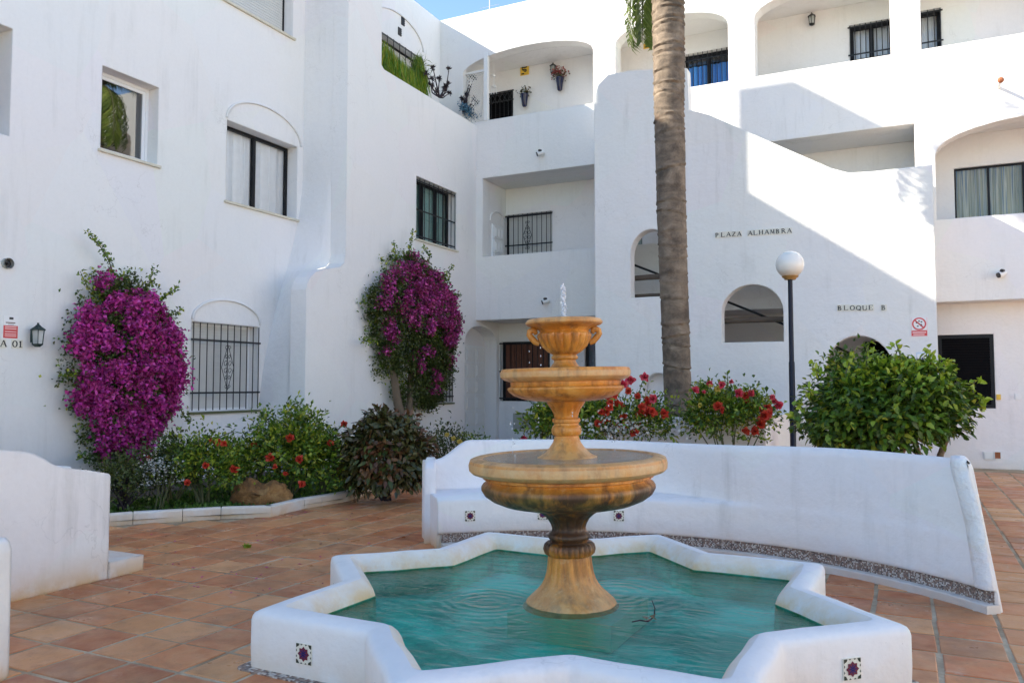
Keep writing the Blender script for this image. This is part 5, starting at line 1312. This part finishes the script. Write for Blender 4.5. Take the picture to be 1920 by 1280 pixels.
# ================================================================== palm
pb = onD(1273, 900, 11.9); pb.z = 0
PALM = thing('palm_tree', 'tall palm with grey ringed trunk in front of the stair tower', 'palm tree', (pb.x, pb.y, 0))
path = []; rad = []
def ptrunk(z):
    y = 720-(z-1.45)*1500/11.9
    x = float(np.interp(y, [-300,0,200,400,600,820,900], [1262,1260.5,1260,1262.5,1267,1273,1274])); w = float(np.interp(y, [-300,0,200,400,600,820,900], [60,61,57,55,52,50,54]))
    q = onD(x, 720, 11.9); return Vector((q.x, q.y, z)), w*11.9/1500/2
NZ = 330; L = []; rp = random.Random(4); scars = []; z = .1
while z < 8.3: scars.append((z, rp.uniform(.012,.03), rp.uniform(-.05,.05), rp.uniform(-.05,.05))); z += rp.uniform(.10,.42) if z < 5 else rp.uniform(.06,.16)
for i in range(NZ+1):
    z = 8.3*i/NZ; c, r = ptrunk(z); ring = []
    for k in range(40):
        th = 2*PI*k/40; rr_ = r*(1+.035*mn.noise(Vector((math.cos(th)*1.5, math.sin(th)*1.5, z*1.8)))+.02*mn.noise(Vector((math.cos(th)*4, math.sin(th)*4, z*7))))
        for (sz, am, ta, tb) in scars:
            dz = z-sz-ta*math.cos(th)-tb*math.sin(th)
            if abs(dz) < .08: rr_ += am*.55*math.exp(-(dz/.016)**2) - am*.6*math.exp(-((dz+.03)/.014)**2)
        ring.append((c.x+rr_*math.cos(th), c.y+rr_*math.sin(th), z))
    L.append(ring)
mb = MB(); mb.loops(L, cap1=True); mb.build('trunk', M['trunk'], PALM, smooth=60)
ctop, rtop = ptrunk(8.2)
def frond(az, el, length, droop, k, z0=8.25):
    n = 22; P_ = []; p = Vector((ctop.x, ctop.y, z0)); d = Vector((math.cos(az)*math.cos(el), math.sin(az)*math.cos(el), math.sin(el))); st = length/n
    for i in range(n+1):
        P_.append(p.copy()); p = p + d*st; d = (d + Vector((0,0,-droop*(.3+i/n)/n*2.2))).normalized()
    mb = MB(); mb.tube(P_, [.028*(1-i/n)+.004 for i in range(n+1)], 5); fr = mb.build('frond', M['stem'], PALM)
    C_, D_, N_, LL = [], [], [], []
    for i in range(3, n):
        t = (P_[i+1]-P_[i-1]).normalized(); side = t.cross(Vector((0,0,1))).normalized(); up = side.cross(t)
        for j in range(4):
            q = P_[i] + (P_[i+1]-P_[i])*(j/4)
            for sg in (-1, 1):
                dd_ = side*sg*.75 + t*.55 + up*random.uniform(-.35,.1) + Vector((0,0,-.30)); C_.append(q); D_.append(dd_); N_.append(up); LL.append((.50 if i < n*.7 else .50*(1-(i-n*.7)/(n*.3)*.6))*random.uniform(.85,1.1))
    V, F = leaf_geo(np.array(C_), np.array(D_), np.array(N_), np.array(LL), np.full(len(C_), .032), .1, .22, 'quad')
    o = npmesh('leaflets', V, F, M['frond'], fr); o['kind'] = 'stuff'
rp = random.Random(12)
for k in range(24):
    az = k*2.39996; el = R_(80 - 50*(k/24)); frond(az, el, rp.uniform(1.5,1.9), .7+.3*rp.random(), k)
# one old frond hanging down beside the trunk
frond(YAW+PI-.55, R_(15), 1.75, 5.5, 0, 8.1); frond(YAW+PI-.95, R_(10), 1.6, 5.5, 0, 8.1); frond(YAW+PI-1.5, R_(18), 1.7, 4.6, 0, 8.1)

# ================================================================== terrace plants
q = onS(750, 130, SB-.1)
CP = thing('trailing_plant', 'bright green trailing plant hanging over the terrace parapet in front of the arched window', 'plant', (SB-.15, aS(745,120,SB), PZ-.4))
n = 4200; base_t = rng.uniform(aS(714,120,SB-.45), aS(793,165,SB-.45), n); tt = (base_t-base_t.min())/(base_t.max()-base_t.min())
zt_ = np.interp(tt, [0,.3,.75,.85,1], [8.12,8.0,7.86,8.36,8.1]); 
C_ = np.stack([SB-.50+rng.random(n)*.14, base_t, zt_ - rng.random(n)*.35], 1)
D_ = unit(np.stack([rng.normal(size=n)*.10, rng.normal(size=n)*.16, -np.ones(n)], 1)); V, F = leaf_geo(C_, D_, unit(rng.normal(size=(n,3))), .35+.35*rng.random(n), np.full(n,.019), .1, .1, 'quad')
o = npmesh('strands', V, F, M['cascade'], CP); o['kind'] = 'stuff'
n = 260; C_ = np.tile(np.array([[SB-.5, aS(787,140,SB-.45), 7.95]]), (n,1)) + rng.normal(size=(n,3))*np.array([.08,.10,.12]); D_ = unit(rng.normal(size=(n,3))*.6+np.array([0,0,.5]))
V, F = leaf_geo(C_, D_, unit(rng.normal(size=(n,3))), .16+.14*rng.random(n), np.full(n,.014), .1, .5, 'quad'); o = npmesh('fountain_leaves', V, F, M['frond'], CP); o['kind'] = 'stuff'
mb = MB(); mb.box(SB-.62, SB-.40, aS(716,120,SB), aS(790,165,SB), PZ-.4, PZ+.12); mb.build('trough', M['white_paint'], CP)
def spindly(label, pts, D0, seed):
    rs = random.Random(seed); t = thing('succulent_shrub', label, 'plant', tuple(onS(*pts[0], SB-.25)))
    root = onS(*pts[0], SB-.25); mb = MB(); heads = []
    for (x, y) in pts[1:]:
        e = onS(x, y, SB-.25+rs.uniform(-.1,.1)); m = (root+e)/2 + Vector((rs.uniform(-.05,.05), rs.uniform(-.08,.08), -.05)); mb.tube([root, m, e], [.018,.014,.008], 5); heads.append(e)
    mb.build('branches', M['darkstem'], t)
    n = 34
    for e in heads:
        D_ = unit(rng.normal(size=(n,3))+np.array([0,0,.3])); V, F = leaf_geo(np.tile(np.array([e]),(n,1)), D_, unit(rng.normal(size=(n,3))), .055+.05*rng.random(n), np.full(n,.022), .2, .1, 'quad'); npmesh('rosette', V, F, M['darkstem'], t)
spindly('black stemmed succulent with dark rosettes on the terrace parapet', [(824,183),(812,128),(842,130),(800,140),(824,148),(833,162),(840,158),(810,148),(818,170),(834,168),(808,160),(842,175)], 0, 2)
spindly('second black stemmed succulent with dark rosettes in front of the white lattice', [(868,210),(882,143),(889,146),(880,163),(876,178),(888,186),(871,188),(893,192),(884,200),(866,184),(872,196)], 0, 3)
gt = thing('succulent_shrub', 'low bluish trailing foliage on the parapet corner below the white lattice', 'plant', tuple(onS(886,215,SB-.2)))
n = 260; a0_ = np.array(onS(866,203,SB-.2)); a1_ = np.array(onS(892,226,SB-.2)); C_ = a0_ + (a1_-a0_)*rng.random((n,1)) + rng.normal(size=(n,3))*.05 + np.array([0,0,.05])
V, F = leaf_geo(C_, unit(rng.normal(size=(n,3))+np.array([0,0,.5])), unit(rng.normal(size=(n,3))), .07*np.ones(n), .03*np.ones(n), .2, .1, 'quad'); npmesh('foliage', V, F, M['blueleaf'], gt)
# lattice panel
LT = thing('lattice_screen', 'white diagonal lattice panel beside the thin white post on the top gallery', 'trellis', tuple(onT(890,225,T+.05)))
xa, xb = aT(868,180,T), aT(907,180,T); za, zb = zT(890,228,T), zT(905,131,T); mb = MB()
w_, h_ = xb-xa, zb-za; k = -h_
def clipseg(x0,z0,dx,dz):
    t0, t1 = 0, 99
    for p, d, lo_, hi in ((x0,dx,0,w_),(z0,dz,0,h_)):
        if abs(d) < 1e-9: continue
        a_, b_ = (lo_-p)/d, (hi-p)/d; a_, b_ = min(a_,b_), max(a_,b_); t0, t1 = max(t0,a_), min(t1,b_)
    return (t0, t1) if t1 > t0+.02 else None
for sg, yy in ((1, T+.12), (-1, T+.14)):
    x = -h_
    while x < w_+h_:
        c_s = clipseg(x, 0, 1, 1) if sg > 0 else clipseg(x, 0, -1, 1)
        if c_s:
            t0_, t1_ = c_s; mb.tube([(xa+x+sg*t0_, yy, za+t0_), (xa+x+sg*t1_, yy, za+t1_)], .009, 4)
        x += .075
mb.build('slats', M['white_paint'], LT)
mb = MB(); mb.box(xa-.03, xb+.03, T+.10, T+.16, zb, zb+.05); mb.box(xa-.03, xa, T+.10, T+.16, za, zb); mb.box(xb, xb+.03, T+.10, T+.16, za, zb); mb.build('frame', M['white_paint'], LT)

# ================================================================== fittings on the walls
def lantern(label, c, n, h, mat='lamp_green'):
    """carriage lantern on a wall; n outward"""
    c, n = Vector(c), Vector(n); t = thing('wall_lantern', label, 'wall lamp', tuple(c)); u = Vector((-n.y, n.x, 0))
    def ob(mb, o_, w1, w2, z0, z1, k=6):
        r0 = [c + n*o_ + Vector((math.cos(2*PI*i/k+PI/k)*w1, math.sin(2*PI*i/k+PI/k)*w1, z0)) for i in range(k)]; r1 = [c + n*o_ + Vector((math.cos(2*PI*i/k+PI/k)*w2, math.sin(2*PI*i/k+PI/k)*w2, z1)) for i in range(k)]
        mb.loops([r0, r1], cap0=True, cap1=True)
    o_ = h*.36
    mb = MB(); ob(mb, o_, h*.30, h*.30, h*.22, h*.26); ob(mb, o_, h*.30, h*.16, h*.26, h*.36); ob(mb, o_, h*.16, h*.05, h*.36, h*.46); ob(mb, o_, h*.04, h*.05, h*.46, h*.52); mb.build('roof', M[mat], t)
    mb = MB(); ob(mb, o_, h*.21, h*.23, -h*.36, -h*.32); ob(mb, o_, h*.10, h*.21, -h*.44, -h*.36)
    for i in range(6):
        a = 2*PI*i/6+PI/6; mb.tube([c+n*o_+Vector((math.cos(a)*h*.20, math.sin(a)*h*.20, -h*.34)), c+n*o_+Vector((math.cos(a)*h*.25, math.sin(a)*h*.25, h*.23))], h*.018, 4)
    mb.build('cage', M[mat], t)
    mb = MB(); ob(mb, o_, h*.18, h*.23, -h*.32, h*.22); mb.build('glass', M['lantern_glass'], t)
    mb = MB(); mb.tube([c, c+n*h*.12+Vector((0,0,h*.02)), c+n*o_+Vector((0,0,-h*.36))], h*.03, 6); mb.obox(c+n*.006, h*.14 if abs(n.y) > .5 else .012, h*.14 if abs(n.x) > .5 else .012, h*.5, 0); mb.build('bracket', M[mat], t)
lantern('dark green wall lantern left of the magenta bougainvillea', onS(60,630,SA), (1,0,0), .30)
lantern('black wall lantern above the red flowered pot on the top gallery', onT(1040,132,TG), (0,-1,0), .27, 'iron')
lantern('black wall lantern between two top floor windows on the right', onT(1523,41,TG), (0,-1,0), .27, 'iron')
def wall_pot(label, px, py, fl):
    c = onT(px, py, TG); t = thing('wall_pot', label, 'flower pot', tuple(c)); k = .92
    mb = MB(); mb.lathe((c.x, c.y-.11, c.z-.20), [(.035,.03),(.055,.06),(.068,.16),(.085,.26),(.09,.29),(.098,.31),(.098,.335),(.08,.335)], 16); mb.build('pot', M['cobalt'], t, smooth=50)
    n = 60; C_ = np.tile(np.array([[c.x, c.y-.11, c.z+.18]]), (n,1)) + rng.normal(size=(n,3))*np.array([.07,.05,.05]); V, F = leaf_geo(C_, unit(rng.normal(size=(n,3))+np.array([0,0,.6])), unit(rng.normal(size=(n,3))), .07*np.ones(n), .04*np.ones(n), .2, .1, 'quad'); npmesh('foliage', V, F, M['leaf_dark'], t)
    if fl:
        n = 120; C_ = np.tile(np.array([[c.x, c.y-.11, c.z+.26]]), (n,1)) + rng.normal(size=(n,3))*np.array([.10,.06,.06]); V, F = leaf_geo(C_, unit(rng.normal(size=(n,3))+np.array([0,0,.6])), unit(rng.normal(size=(n,3))), .05*np.ones(n), .04*np.ones(n), .2, .1, 'quad'); npmesh('blossoms', V, F, M['petal_dull'], t)
wall_pot('cobalt blue wall pot with reddish flowers under the gallery lantern', 1053, 160, True)
wall_pot('cobalt blue wall pot with sparse dark leaves under the yellow plaque', 987, 190, False)
# pendant under the arch
q = onT(926,140,T+.6); wc = thing('wind_chime', 'small pale hanging wind chime under the gallery arch', 'wind chime', tuple(q)); mb = MB(); mb.tube([(q.x,q.y,8.85),(q.x,q.y,q.z)], .004, 4); mb.build('cord', M['white_paint'], wc)
mb = MB(); mb.ball((q.x,q.y,q.z-.03), .04, 8); mb.ball((q.x,q.y,q.z-.28), .06, 8, .6); [mb.tube([(q.x+dx,q.y,q.z-.30),(q.x+dx*1.4,q.y,q.z-.46)], .008, 5) for dx in (-.05,0,.05)]; mb.tube([(q.x,q.y,q.z),(q.x,q.y,q.z-.28)], .01, 5); mb.build('bells', M['white_frame'], wc)
def board(mb, plane, c, a0, a1, z0, z1, d0, d1, m=0):
    f = mapf(plane, c); n0 = len(mb.f); wbox(mb, f, a0, a1, d0, d1, z0, z1, m)
# yellow plaques with a black emblem
def plaque(label, px, py, w_, h_):
    c = onT(px, py, TG); t = thing('wall_plaque', label, 'plaque', tuple(c)); mb = MB(); board(mb,'t',TG,c.x-w_/2,c.x+w_/2,c.z-h_/2,c.z+h_/2,0,.015); mb.build('ceramic_plate', M['yellow'], t)
    mb = MB(); yy = TG-.0165
    path = [(-.02,.06),(.04,.07),(.06,.03),(.0,.02),(-.06,.04),(-.05,-.03),(.0,-.02),(.05,-.04),(.03,-.08),(-.02,-.05)]
    for a, b in zip(path, path[1:]):
        mb.tube([(c.x+a[0], yy, c.z+a[1]+.02), (c.x+b[0], yy, c.z+b[1]+.02)], .014, 5)
    mb.box(c.x-w_/2+.03, c.x-w_/2+.10, yy-.004, yy+.001, c.z-h_/2+.02, c.z-h_/2+.05); mb.build('emblem', M['ink'], t)
plaque('yellow ceramic plaque with a curled black emblem left of the gallery lantern', 984, 131, .22, .27)
plaque('yellow ceramic plaque partly behind the palm trunk on the second gallery', 1216, 84, .22, .17)
# lettering on ceramic tiles
GL = {'P':[('v',0,0,1),('a',0,.72,.5,.28,-90,90)], 'L':[('v',.08,0,1),('h',.08,.75,.03),('s',.75,.02,.75,.22)], 'A':[('s',.0,0,.42,1),('S',.42,1,.85,0),('h',.16,.66,.36)], 'Z':[('h',.05,.78,.97),('S',.76,.97,.06,.03),('h',.05,.8,.03)],
      'H':[('v',.05,0,1),('v',.72,0,1),('h',.05,.75,.5)], 'M':[('s',.04,0,.08,1),('S',.1,1,.45,.15),('s',.45,.15,.8,1),('v',.76,0,1)], 'B':[('v',.08,0,1),('a',.1,.75,.42,.23,-90,90),('a',.1,.26,.52,.26,-90,90)],
      'R':[('v',.08,0,1),('a',.1,.74,.48,.26,-90,90),('S',.3,.5,.82,0)], 'O':[('a',.42,.5,.42,.48,0,360)], 'Q':[('a',.42,.5,.42,.48,0,360),('S',.42,.25,.85,-.08)], 'U':[('v',.06,.3,1),('a',.40,.3,.34,.3,180,360),('s',.74,.3,.74,1)],
      'E':[('v',.08,0,1),('h',.08,.72,.03),('h',.08,.6,.5),('h',.08,.72,.97),('s',.72,0,.72,.2),('s',.72,.8,.72,1)], '0':[('a',.42,.5,.34,.48,0,360)], '1':[('v',.42,0,1),('s',.22,.8,.45,.98),('h',.2,.7,.03)]}
def glyph(mb, f, ch, a, z, s, d):
    W, N_ = .19*s, .085*s
    def seg(x0,z0,x1,z1,w):
        x0,z0,x1,z1 = a+x0*s, z+z0*s, a+x1*s, z+z1*s; dx, dz = x1-x0, z1-z0; l = math.hypot(dx,dz) or 1; nx, nz = -dz/l*w/2, dx/l*w/2
        P_ = [(x0+nx,z0+nz),(x0-nx,z0-nz),(x1-nx,z1-nz),(x1+nx,z1+nz)]; mb.add([f(p,d,q) for p,q in P_]+[f(p,d+.004,q) for p,q in P_], [(0,1,2,3),(7,6,5,4),(0,4,5,1),(1,5,6,2),(2,6,7,3),(3,7,4,0)])
    for g_ in GL[ch]:
        if g_[0] == 'v': seg(g_[1],g_[2],g_[1],g_[3],W); [seg(g_[1]-.17,q,g_[1]+.17,q,N_*.8) for q in ((.03,.97) if g_[2] == 0 else (.97,))]
        if g_[0] == 'h': seg(g_[1],g_[3],g_[2],g_[3],N_)
        if g_[0] == 's': seg(g_[1],g_[2],g_[3],g_[4],N_)
        if g_[0] == 'S': seg(g_[1],g_[2],g_[3],g_[4],W)
        if g_[0] == 'a':
            _, cx, cz, rx, rz, t0, t1 = g_; m = 12
            for i in range(m):
                u0, u1 = R_(t0+(t1-t0)*i/m), R_(t0+(t1-t0)*(i+1)/m); um = (u0+u1)/2
                seg(cx+rx*math.cos(u0), cz+rz*math.sin(u0), cx+rx*math.cos(u1), cz+rz*math.sin(u1), N_+(W-N_)*abs(math.cos(um)))
        if ch == 'A' and g_[0] == 's': seg(-.12,.03,.14,.03,N_*.8)
        if ch in 'AR' and g_[0] == 'S': seg(g_[3]-.14,.03,g_[3]+.14,.03,N_*.8)
def lettering(label, text, plane, c, p0, p1, s):
    f = mapf(plane, c); t = thing('name_sign', label, 'sign', tuple(f(p0[0], 0, p0[1]))); n = len(text)
    for i, ch in enumerate(text):
        if ch == ' ': continue
        q = i/(n-1); a = p0[0]+(p1[0]-p0[0])*q; z = p0[1]+(p1[1]-p0[1])*q + random.uniform(-.003,.003); pit = (p1[0]-p0[0])/(n-1); w2 = min(pit*.48, s*.62)
        mb = MB(); wbox(mb, f, a-w2, a+w2, 0, .008+random.uniform(0,.002), z-s*.70, z+s*.70); k = mb.build('letter_tile', M['cream'], t)
        mb = MB(); glyph(mb, f, ch, a-s*.40, z-s*.5, s, .0105); mb.build('letter', M['ink'], k)
def tp(x, y, t): q = onT(x, y, t); return (q.x, q.z)
lettering('ceramic letters spelling PLAZA ALHAMBRA high on the stair tower', 'PLAZA ALHAMBRA', 't', TBK, tp(1346,441,TBK), tp(1480,432.5,TBK), .075)
lettering('ceramic letters spelling BLOQUE B above the doorway of the stair tower', 'BLOQUE B', 't', TBK, tp(1575,577.5,TBK), tp(1657,576.5,TBK), .075)
q0, q1 = onS(-18,647,SA), onS(37,645,SA); lettering('ceramic letters reading A 01 beside the dark green wall lantern', 'A 01', 's', SA, (onS(5,647,SA).y, q1.z), (q1.y, q1.z), .075)
# printed notices
def notice(label, plane, c, a0, a1, z0, z1, kind):
    f = mapf(plane, c); t = thing('notice', label, 'sign', tuple(f((a0+a1)/2, 0, (z0+z1)/2))); W_, H_ = a1-a0, z1-z0
    mb = MB(); wbox(mb, f, a0, a1, 0, .006, z0, z1); mb.build('plate', M['sign_blue'] if kind == 'blue' else M['sign_white'], t)
    def bar(x0, x1, y0, y1, mat, d=.0065, nm='print'):
        m_ = MB(); wbox(m_, f, a0+W_*x0, a0+W_*x1, d, d+.0012, z0+H_*y0, z0+H_*y1); return m_.build(nm, M[mat], t)
    def ring(cx, cy, r, w_, mat, slash=True):
        m_ = MB(); n = 24; X = lambda x: a0+W_*cx+x; Z = lambda z: z0+H_*cy+z
        for i in range(n):
            u0, u1 = 2*PI*i/n, 2*PI*(i+1)/n; m_.add([f(X(math.cos(u0)*r),.009,Z(math.sin(u0)*r)), f(X(math.cos(u1)*r),.009,Z(math.sin(u1)*r)), f(X(math.cos(u1)*(r-w_)),.009,Z(math.sin(u1)*(r-w_))), f(X(math.cos(u0)*(r-w_)),.009,Z(math.sin(u0)*(r-w_)))], [(0,1,2,3)])
        if slash:
            k = .707*(r-w_*.5); q = w_*.5*.707; m_.add([f(X(-k-q),.0095,Z(k-q)), f(X(-k+q),.0095,Z(k+q)), f(X(k+q),.0095,Z(-k+q)), f(X(k-q),.0095,Z(-k-q))], [(0,1,2,3)])
        m_.build('prohibition_ring', M[mat], t)
    if kind == 'ban':
        bar(.02,.98,.02,.98,'sign_pink',.0062); bar(.04,.96,.06,.32,'sign_red'); bar(.10,.90,.20,.26,'sign_text',.0082); bar(.14,.8,.10,.15,'sign_text',.0082)
        bar(.06,.94,.36,.97,'sign_white',.0068); ring(.5,.66,W_*.42,W_*.09,'sign_red')
        for (x, y) in ((.36,.72),(.5,.80),(.62,.62),(.42,.55),(.64,.76)): bar(x-.05,x+.05,y-.03,y+.03,'ink',.0085)
    elif kind == 'red':
        bar(.0,.98,.04,.58,'sign_red'); 
        for y in (.12,.20,.30,.42,.50): bar(.1,.88,y,y+.035,'sign_text',.0082)
        bar(.38,.66,.84,.94,'ink'); bar(.15,.8,.68,.72,'wood_dark'); bar(.3,.7,.62,.64,'wood_dark')
    else:
        bar(.08,.92,.1,.92,'sign_white'); ring(.5,.55,W_*.34,W_*.06,'tileblue', False); bar(.44,.56,.35,.75,'tileblue',.0082)
p, q = onT(1708,632,TBK), onT(1739,594,TBK); notice('red and white no ball games notice at the right edge of the stair tower', 't', TBK, p.x, q.x, p.z, q.z, 'ban')
p, q = onT(1719,700,TBK), onT(1741,660,TBK); notice('small pale blue notice half hidden by the top of the glossy bush', 't', TBK, p.x, q.x, p.z, q.z, 'blue')
p, q = onS(5,635,SA), onS(34,593,SA); notice('red and cream alarm notice above the letters A 01', 's', SA, p.y, q.y, p.z, q.z, 'red')
# bulkhead lights / cameras on the parapets
def dome(label, c, n):
    c, n = Vector(c), Vector(n); t = thing('outdoor_spotlight', label, 'spotlight', tuple(c))
    mb = MB(); mb.tube([c, c+n*.02], .055, 12); mb.tube([c+n*.02, c+n*.07+Vector((0,0,.01))], .014, 6); mb.build('base', M['cam_white'], t)
    u = Vector((-n.y, n.x, 0)); mb = MB(); mb.tube([c+n*.06+u*.04+Vector((0,0,.02)), c+n*.09+Vector((0,0,.0)), c+n*.14-u*.07+Vector((0,0,-.03))], [.028,.045,.05], 10); mb.build('head', M['cam_white'], t, smooth=40)
    mb = MB(); mb.tube([c+n*.141-u*.068+Vector((0,0,-.029)), c+n*.150-u*.085+Vector((0,0,-.036))], [.047,.043], 10); mb.tube([c+n*.10+Vector((0,0,.045)), c+n*.15-u*.03+Vector((0,0,.04))], .03, 8); mb.build('lens', M['ink'], t)
dome('small outdoor spotlight on the upper left parapet', onT(1018,289,T), (0,-1,0)); dome('small outdoor spotlight on the lower left parapet above the fountain', onT(1028,565,T), (0,-1,0)); dome('small white outdoor spotlight on the right parapet', onT(1880,514,T), (0,-1,0))
q = onS(12,494,SA); t = thing('wall_vent', 'round dark vent pipe in the wall above the alarm notice', 'vent', tuple(q)); mb = MB(); mb.tube([q, q+Vector((.05,0,0))], .062, 16, caps=False); mb.tube([q+Vector((.05,0,0)), q], .048, 16, caps=False); mb.build('collar', M['galv'], t); mb = MB(); mb.tube([q+Vector((.004,0,0)), q+Vector((.012,0,0))], .05, 16); mb.ball(q+Vector((.03,.0,0)), .02, 8); mb.build('opening', M['ink'], t)
# bracket stub that throws the long shadow
q = onT(1872,164,T); t = thing('pipe_bracket', 'rusty pipe stub with an upright wire on the sunlit upper right parapet', 'bracket', tuple(q)); mb = MB(); mb.tube([q, q+Vector((0,-.36,0))], [.03,.026], 10); mb.build('pipe', M['white_paint'], t); mb = MB(); mb.ball(q+Vector((0,-.36,0)), .05, 10); mb.build('cap', M['rust'], t); mb = MB(); mb.tube([q+Vector((0,-.34,0)), q+Vector((0,-.34,.24))], .006, 5); mb.build('wire', M['galv'], t)
# boxes
def wbx(name, label, cat, t_, x0, y0, x1, y1, mat, d=.03, extra=None):
    p, q = onT(x0,y1,t_), onT(x1,y0,t_); o = thing(name, label, cat, ((p.x+q.x)/2, t_, p.z)); mb = MB(); mb.box(p.x, q.x, t_-d, t_-.001, p.z, q.z); mb.build('cover', M[mat], o)
    mb = MB(); e = .012; mb.box(p.x+e, q.x-e, t_-d-.006, t_-d, p.z+e, q.z-e); mb.build('lid', M[extra or mat], o)
wbx('meter_box', 'grey metal meter box low on the wall under the red shuttered window', 'meter box', TG, 963, 775, 1003, 803, 'galv')
wbx('junction_box', 'white junction box near the ground on the right wall', 'junction box', T+.5, 1845, 847, 1862, 860, 'cam_white')
wbx('junction_box', 'dark open socket box beside the white one near the ground', 'junction box', T+.5, 1864, 846, 1877, 860, 'cam_white', .02, 'rust')
wbx('doorbell', 'small ochre box at the lower right corner of the black window', 'doorbell', T+.5, 1868, 739, 1876, 749, 'yellow')
wbx('junction_box', 'small pale grey cover on the far right wall', 'junction box', T+.5, 1903, 738, 1913, 749, 'sign_white', .012)
for (x, y, lab, tt_) in ((922,682,'tiny ceramic house numbers beside the ground floor gallery niche',TG-.02),(936,438,'tiny ceramic house numbers beside the first floor gallery door',TG-.02)):
    pass
# small weed between tiles and scattered leaves
q = onZ(463,1027); t = thing('weed', 'tiny yellow green weed growing between the terracotta tiles', 'weed', tuple(q)); n = 40
V, F = leaf_geo(np.tile(np.array([q]),(n,1))+rng.normal(size=(n,3))*np.array([.012,.012,.0]), unit(rng.normal(size=(n,3))+np.array([0,0,.7])), unit(rng.normal(size=(n,3))), .045*np.ones(n), .016*np.ones(n), .2, .2, 'quad'); npmesh('leaves', V, F, M['leaf_tip'], t); mb = MB(); mb.tube([q, q+Vector((0,0,.02))], .006, 5); mb.build('stem', M['stem'], t)
n = 70; q0 = [onZ(random.uniform(215,700), random.uniform(925,1120)) for _ in range(n)]; q0 = [q for q in q0 if not in_bed(q.x, q.y)]; n = len(q0)
V, F = leaf_geo(np.array([(q.x, q.y, .009) for q in q0]), unit(rng.normal(size=(n,3))*np.array([1,1,.15])), np.tile(np.array([[0,0,1.]]),(n,1)), .022+.02*rng.random(n), .016*np.ones(n), .2, .1, 'quad')
o = npmesh('fallen_petals', V, F, M['bract_dull'], None, (q0[0].x, q0[0].y, 0)); tag(o, 'dry purple petals and leaf bits scattered on the terracotta tiles before the kerb', 'petals', kind='stuff')
# roof antenna tip
q = onT(918,4,T+.5); t = thing('antenna', 'thin antenna wires standing on the roof against the sky', 'antenna', (q.x, T+.5, ROOF-.2)); mb = MB(); mb.tube([(q.x,T+.5,ROOF-.2),(q.x,T+.5,ROOF+.9)], .012, 5); mb.build('mast', M['galv'], t); mb = MB()
for k in range(4): mb.tube([(q.x-.25,T+.5,ROOF+.1+k*.08),(q.x+.25,T+.5,ROOF+.1+k*.08)], .005, 4)
mb.build('crossbars', M['galv'], t)

# ------------------------------------------------------------------ repeats carry a common group
GR = {'flowering_shrub': 'flowering shrubs planted in the beds', 'rose_bush': 'rose bushes behind the curved bench', 'climbing_shrub': 'green shrubs behind the bench', 'bougainvillea': 'bougainvilleas on the left wing',
      'wall_lantern': 'lanterns on the walls', 'wall_pot': 'blue pots on the gallery wall', 'wall_plaque': 'yellow ceramic plaques', 'outdoor_spotlight': 'spotlights on the parapets', 'succulent_shrub': 'plants on the terrace parapet',
      'name_sign': 'ceramic letter signs', 'notice': 'printed notices', 'junction_box': 'small boxes on the right wall', 'low_garden_wall': 'low white garden walls', 'apartment_building': 'wings of the white apartment block'}
for o in bpy.data.objects:
    if o.parent is None and o.get('label') and not o.get('group'):
        k = o.name.split('.')[0]
        if k in GR: o['group'] = GR[k]
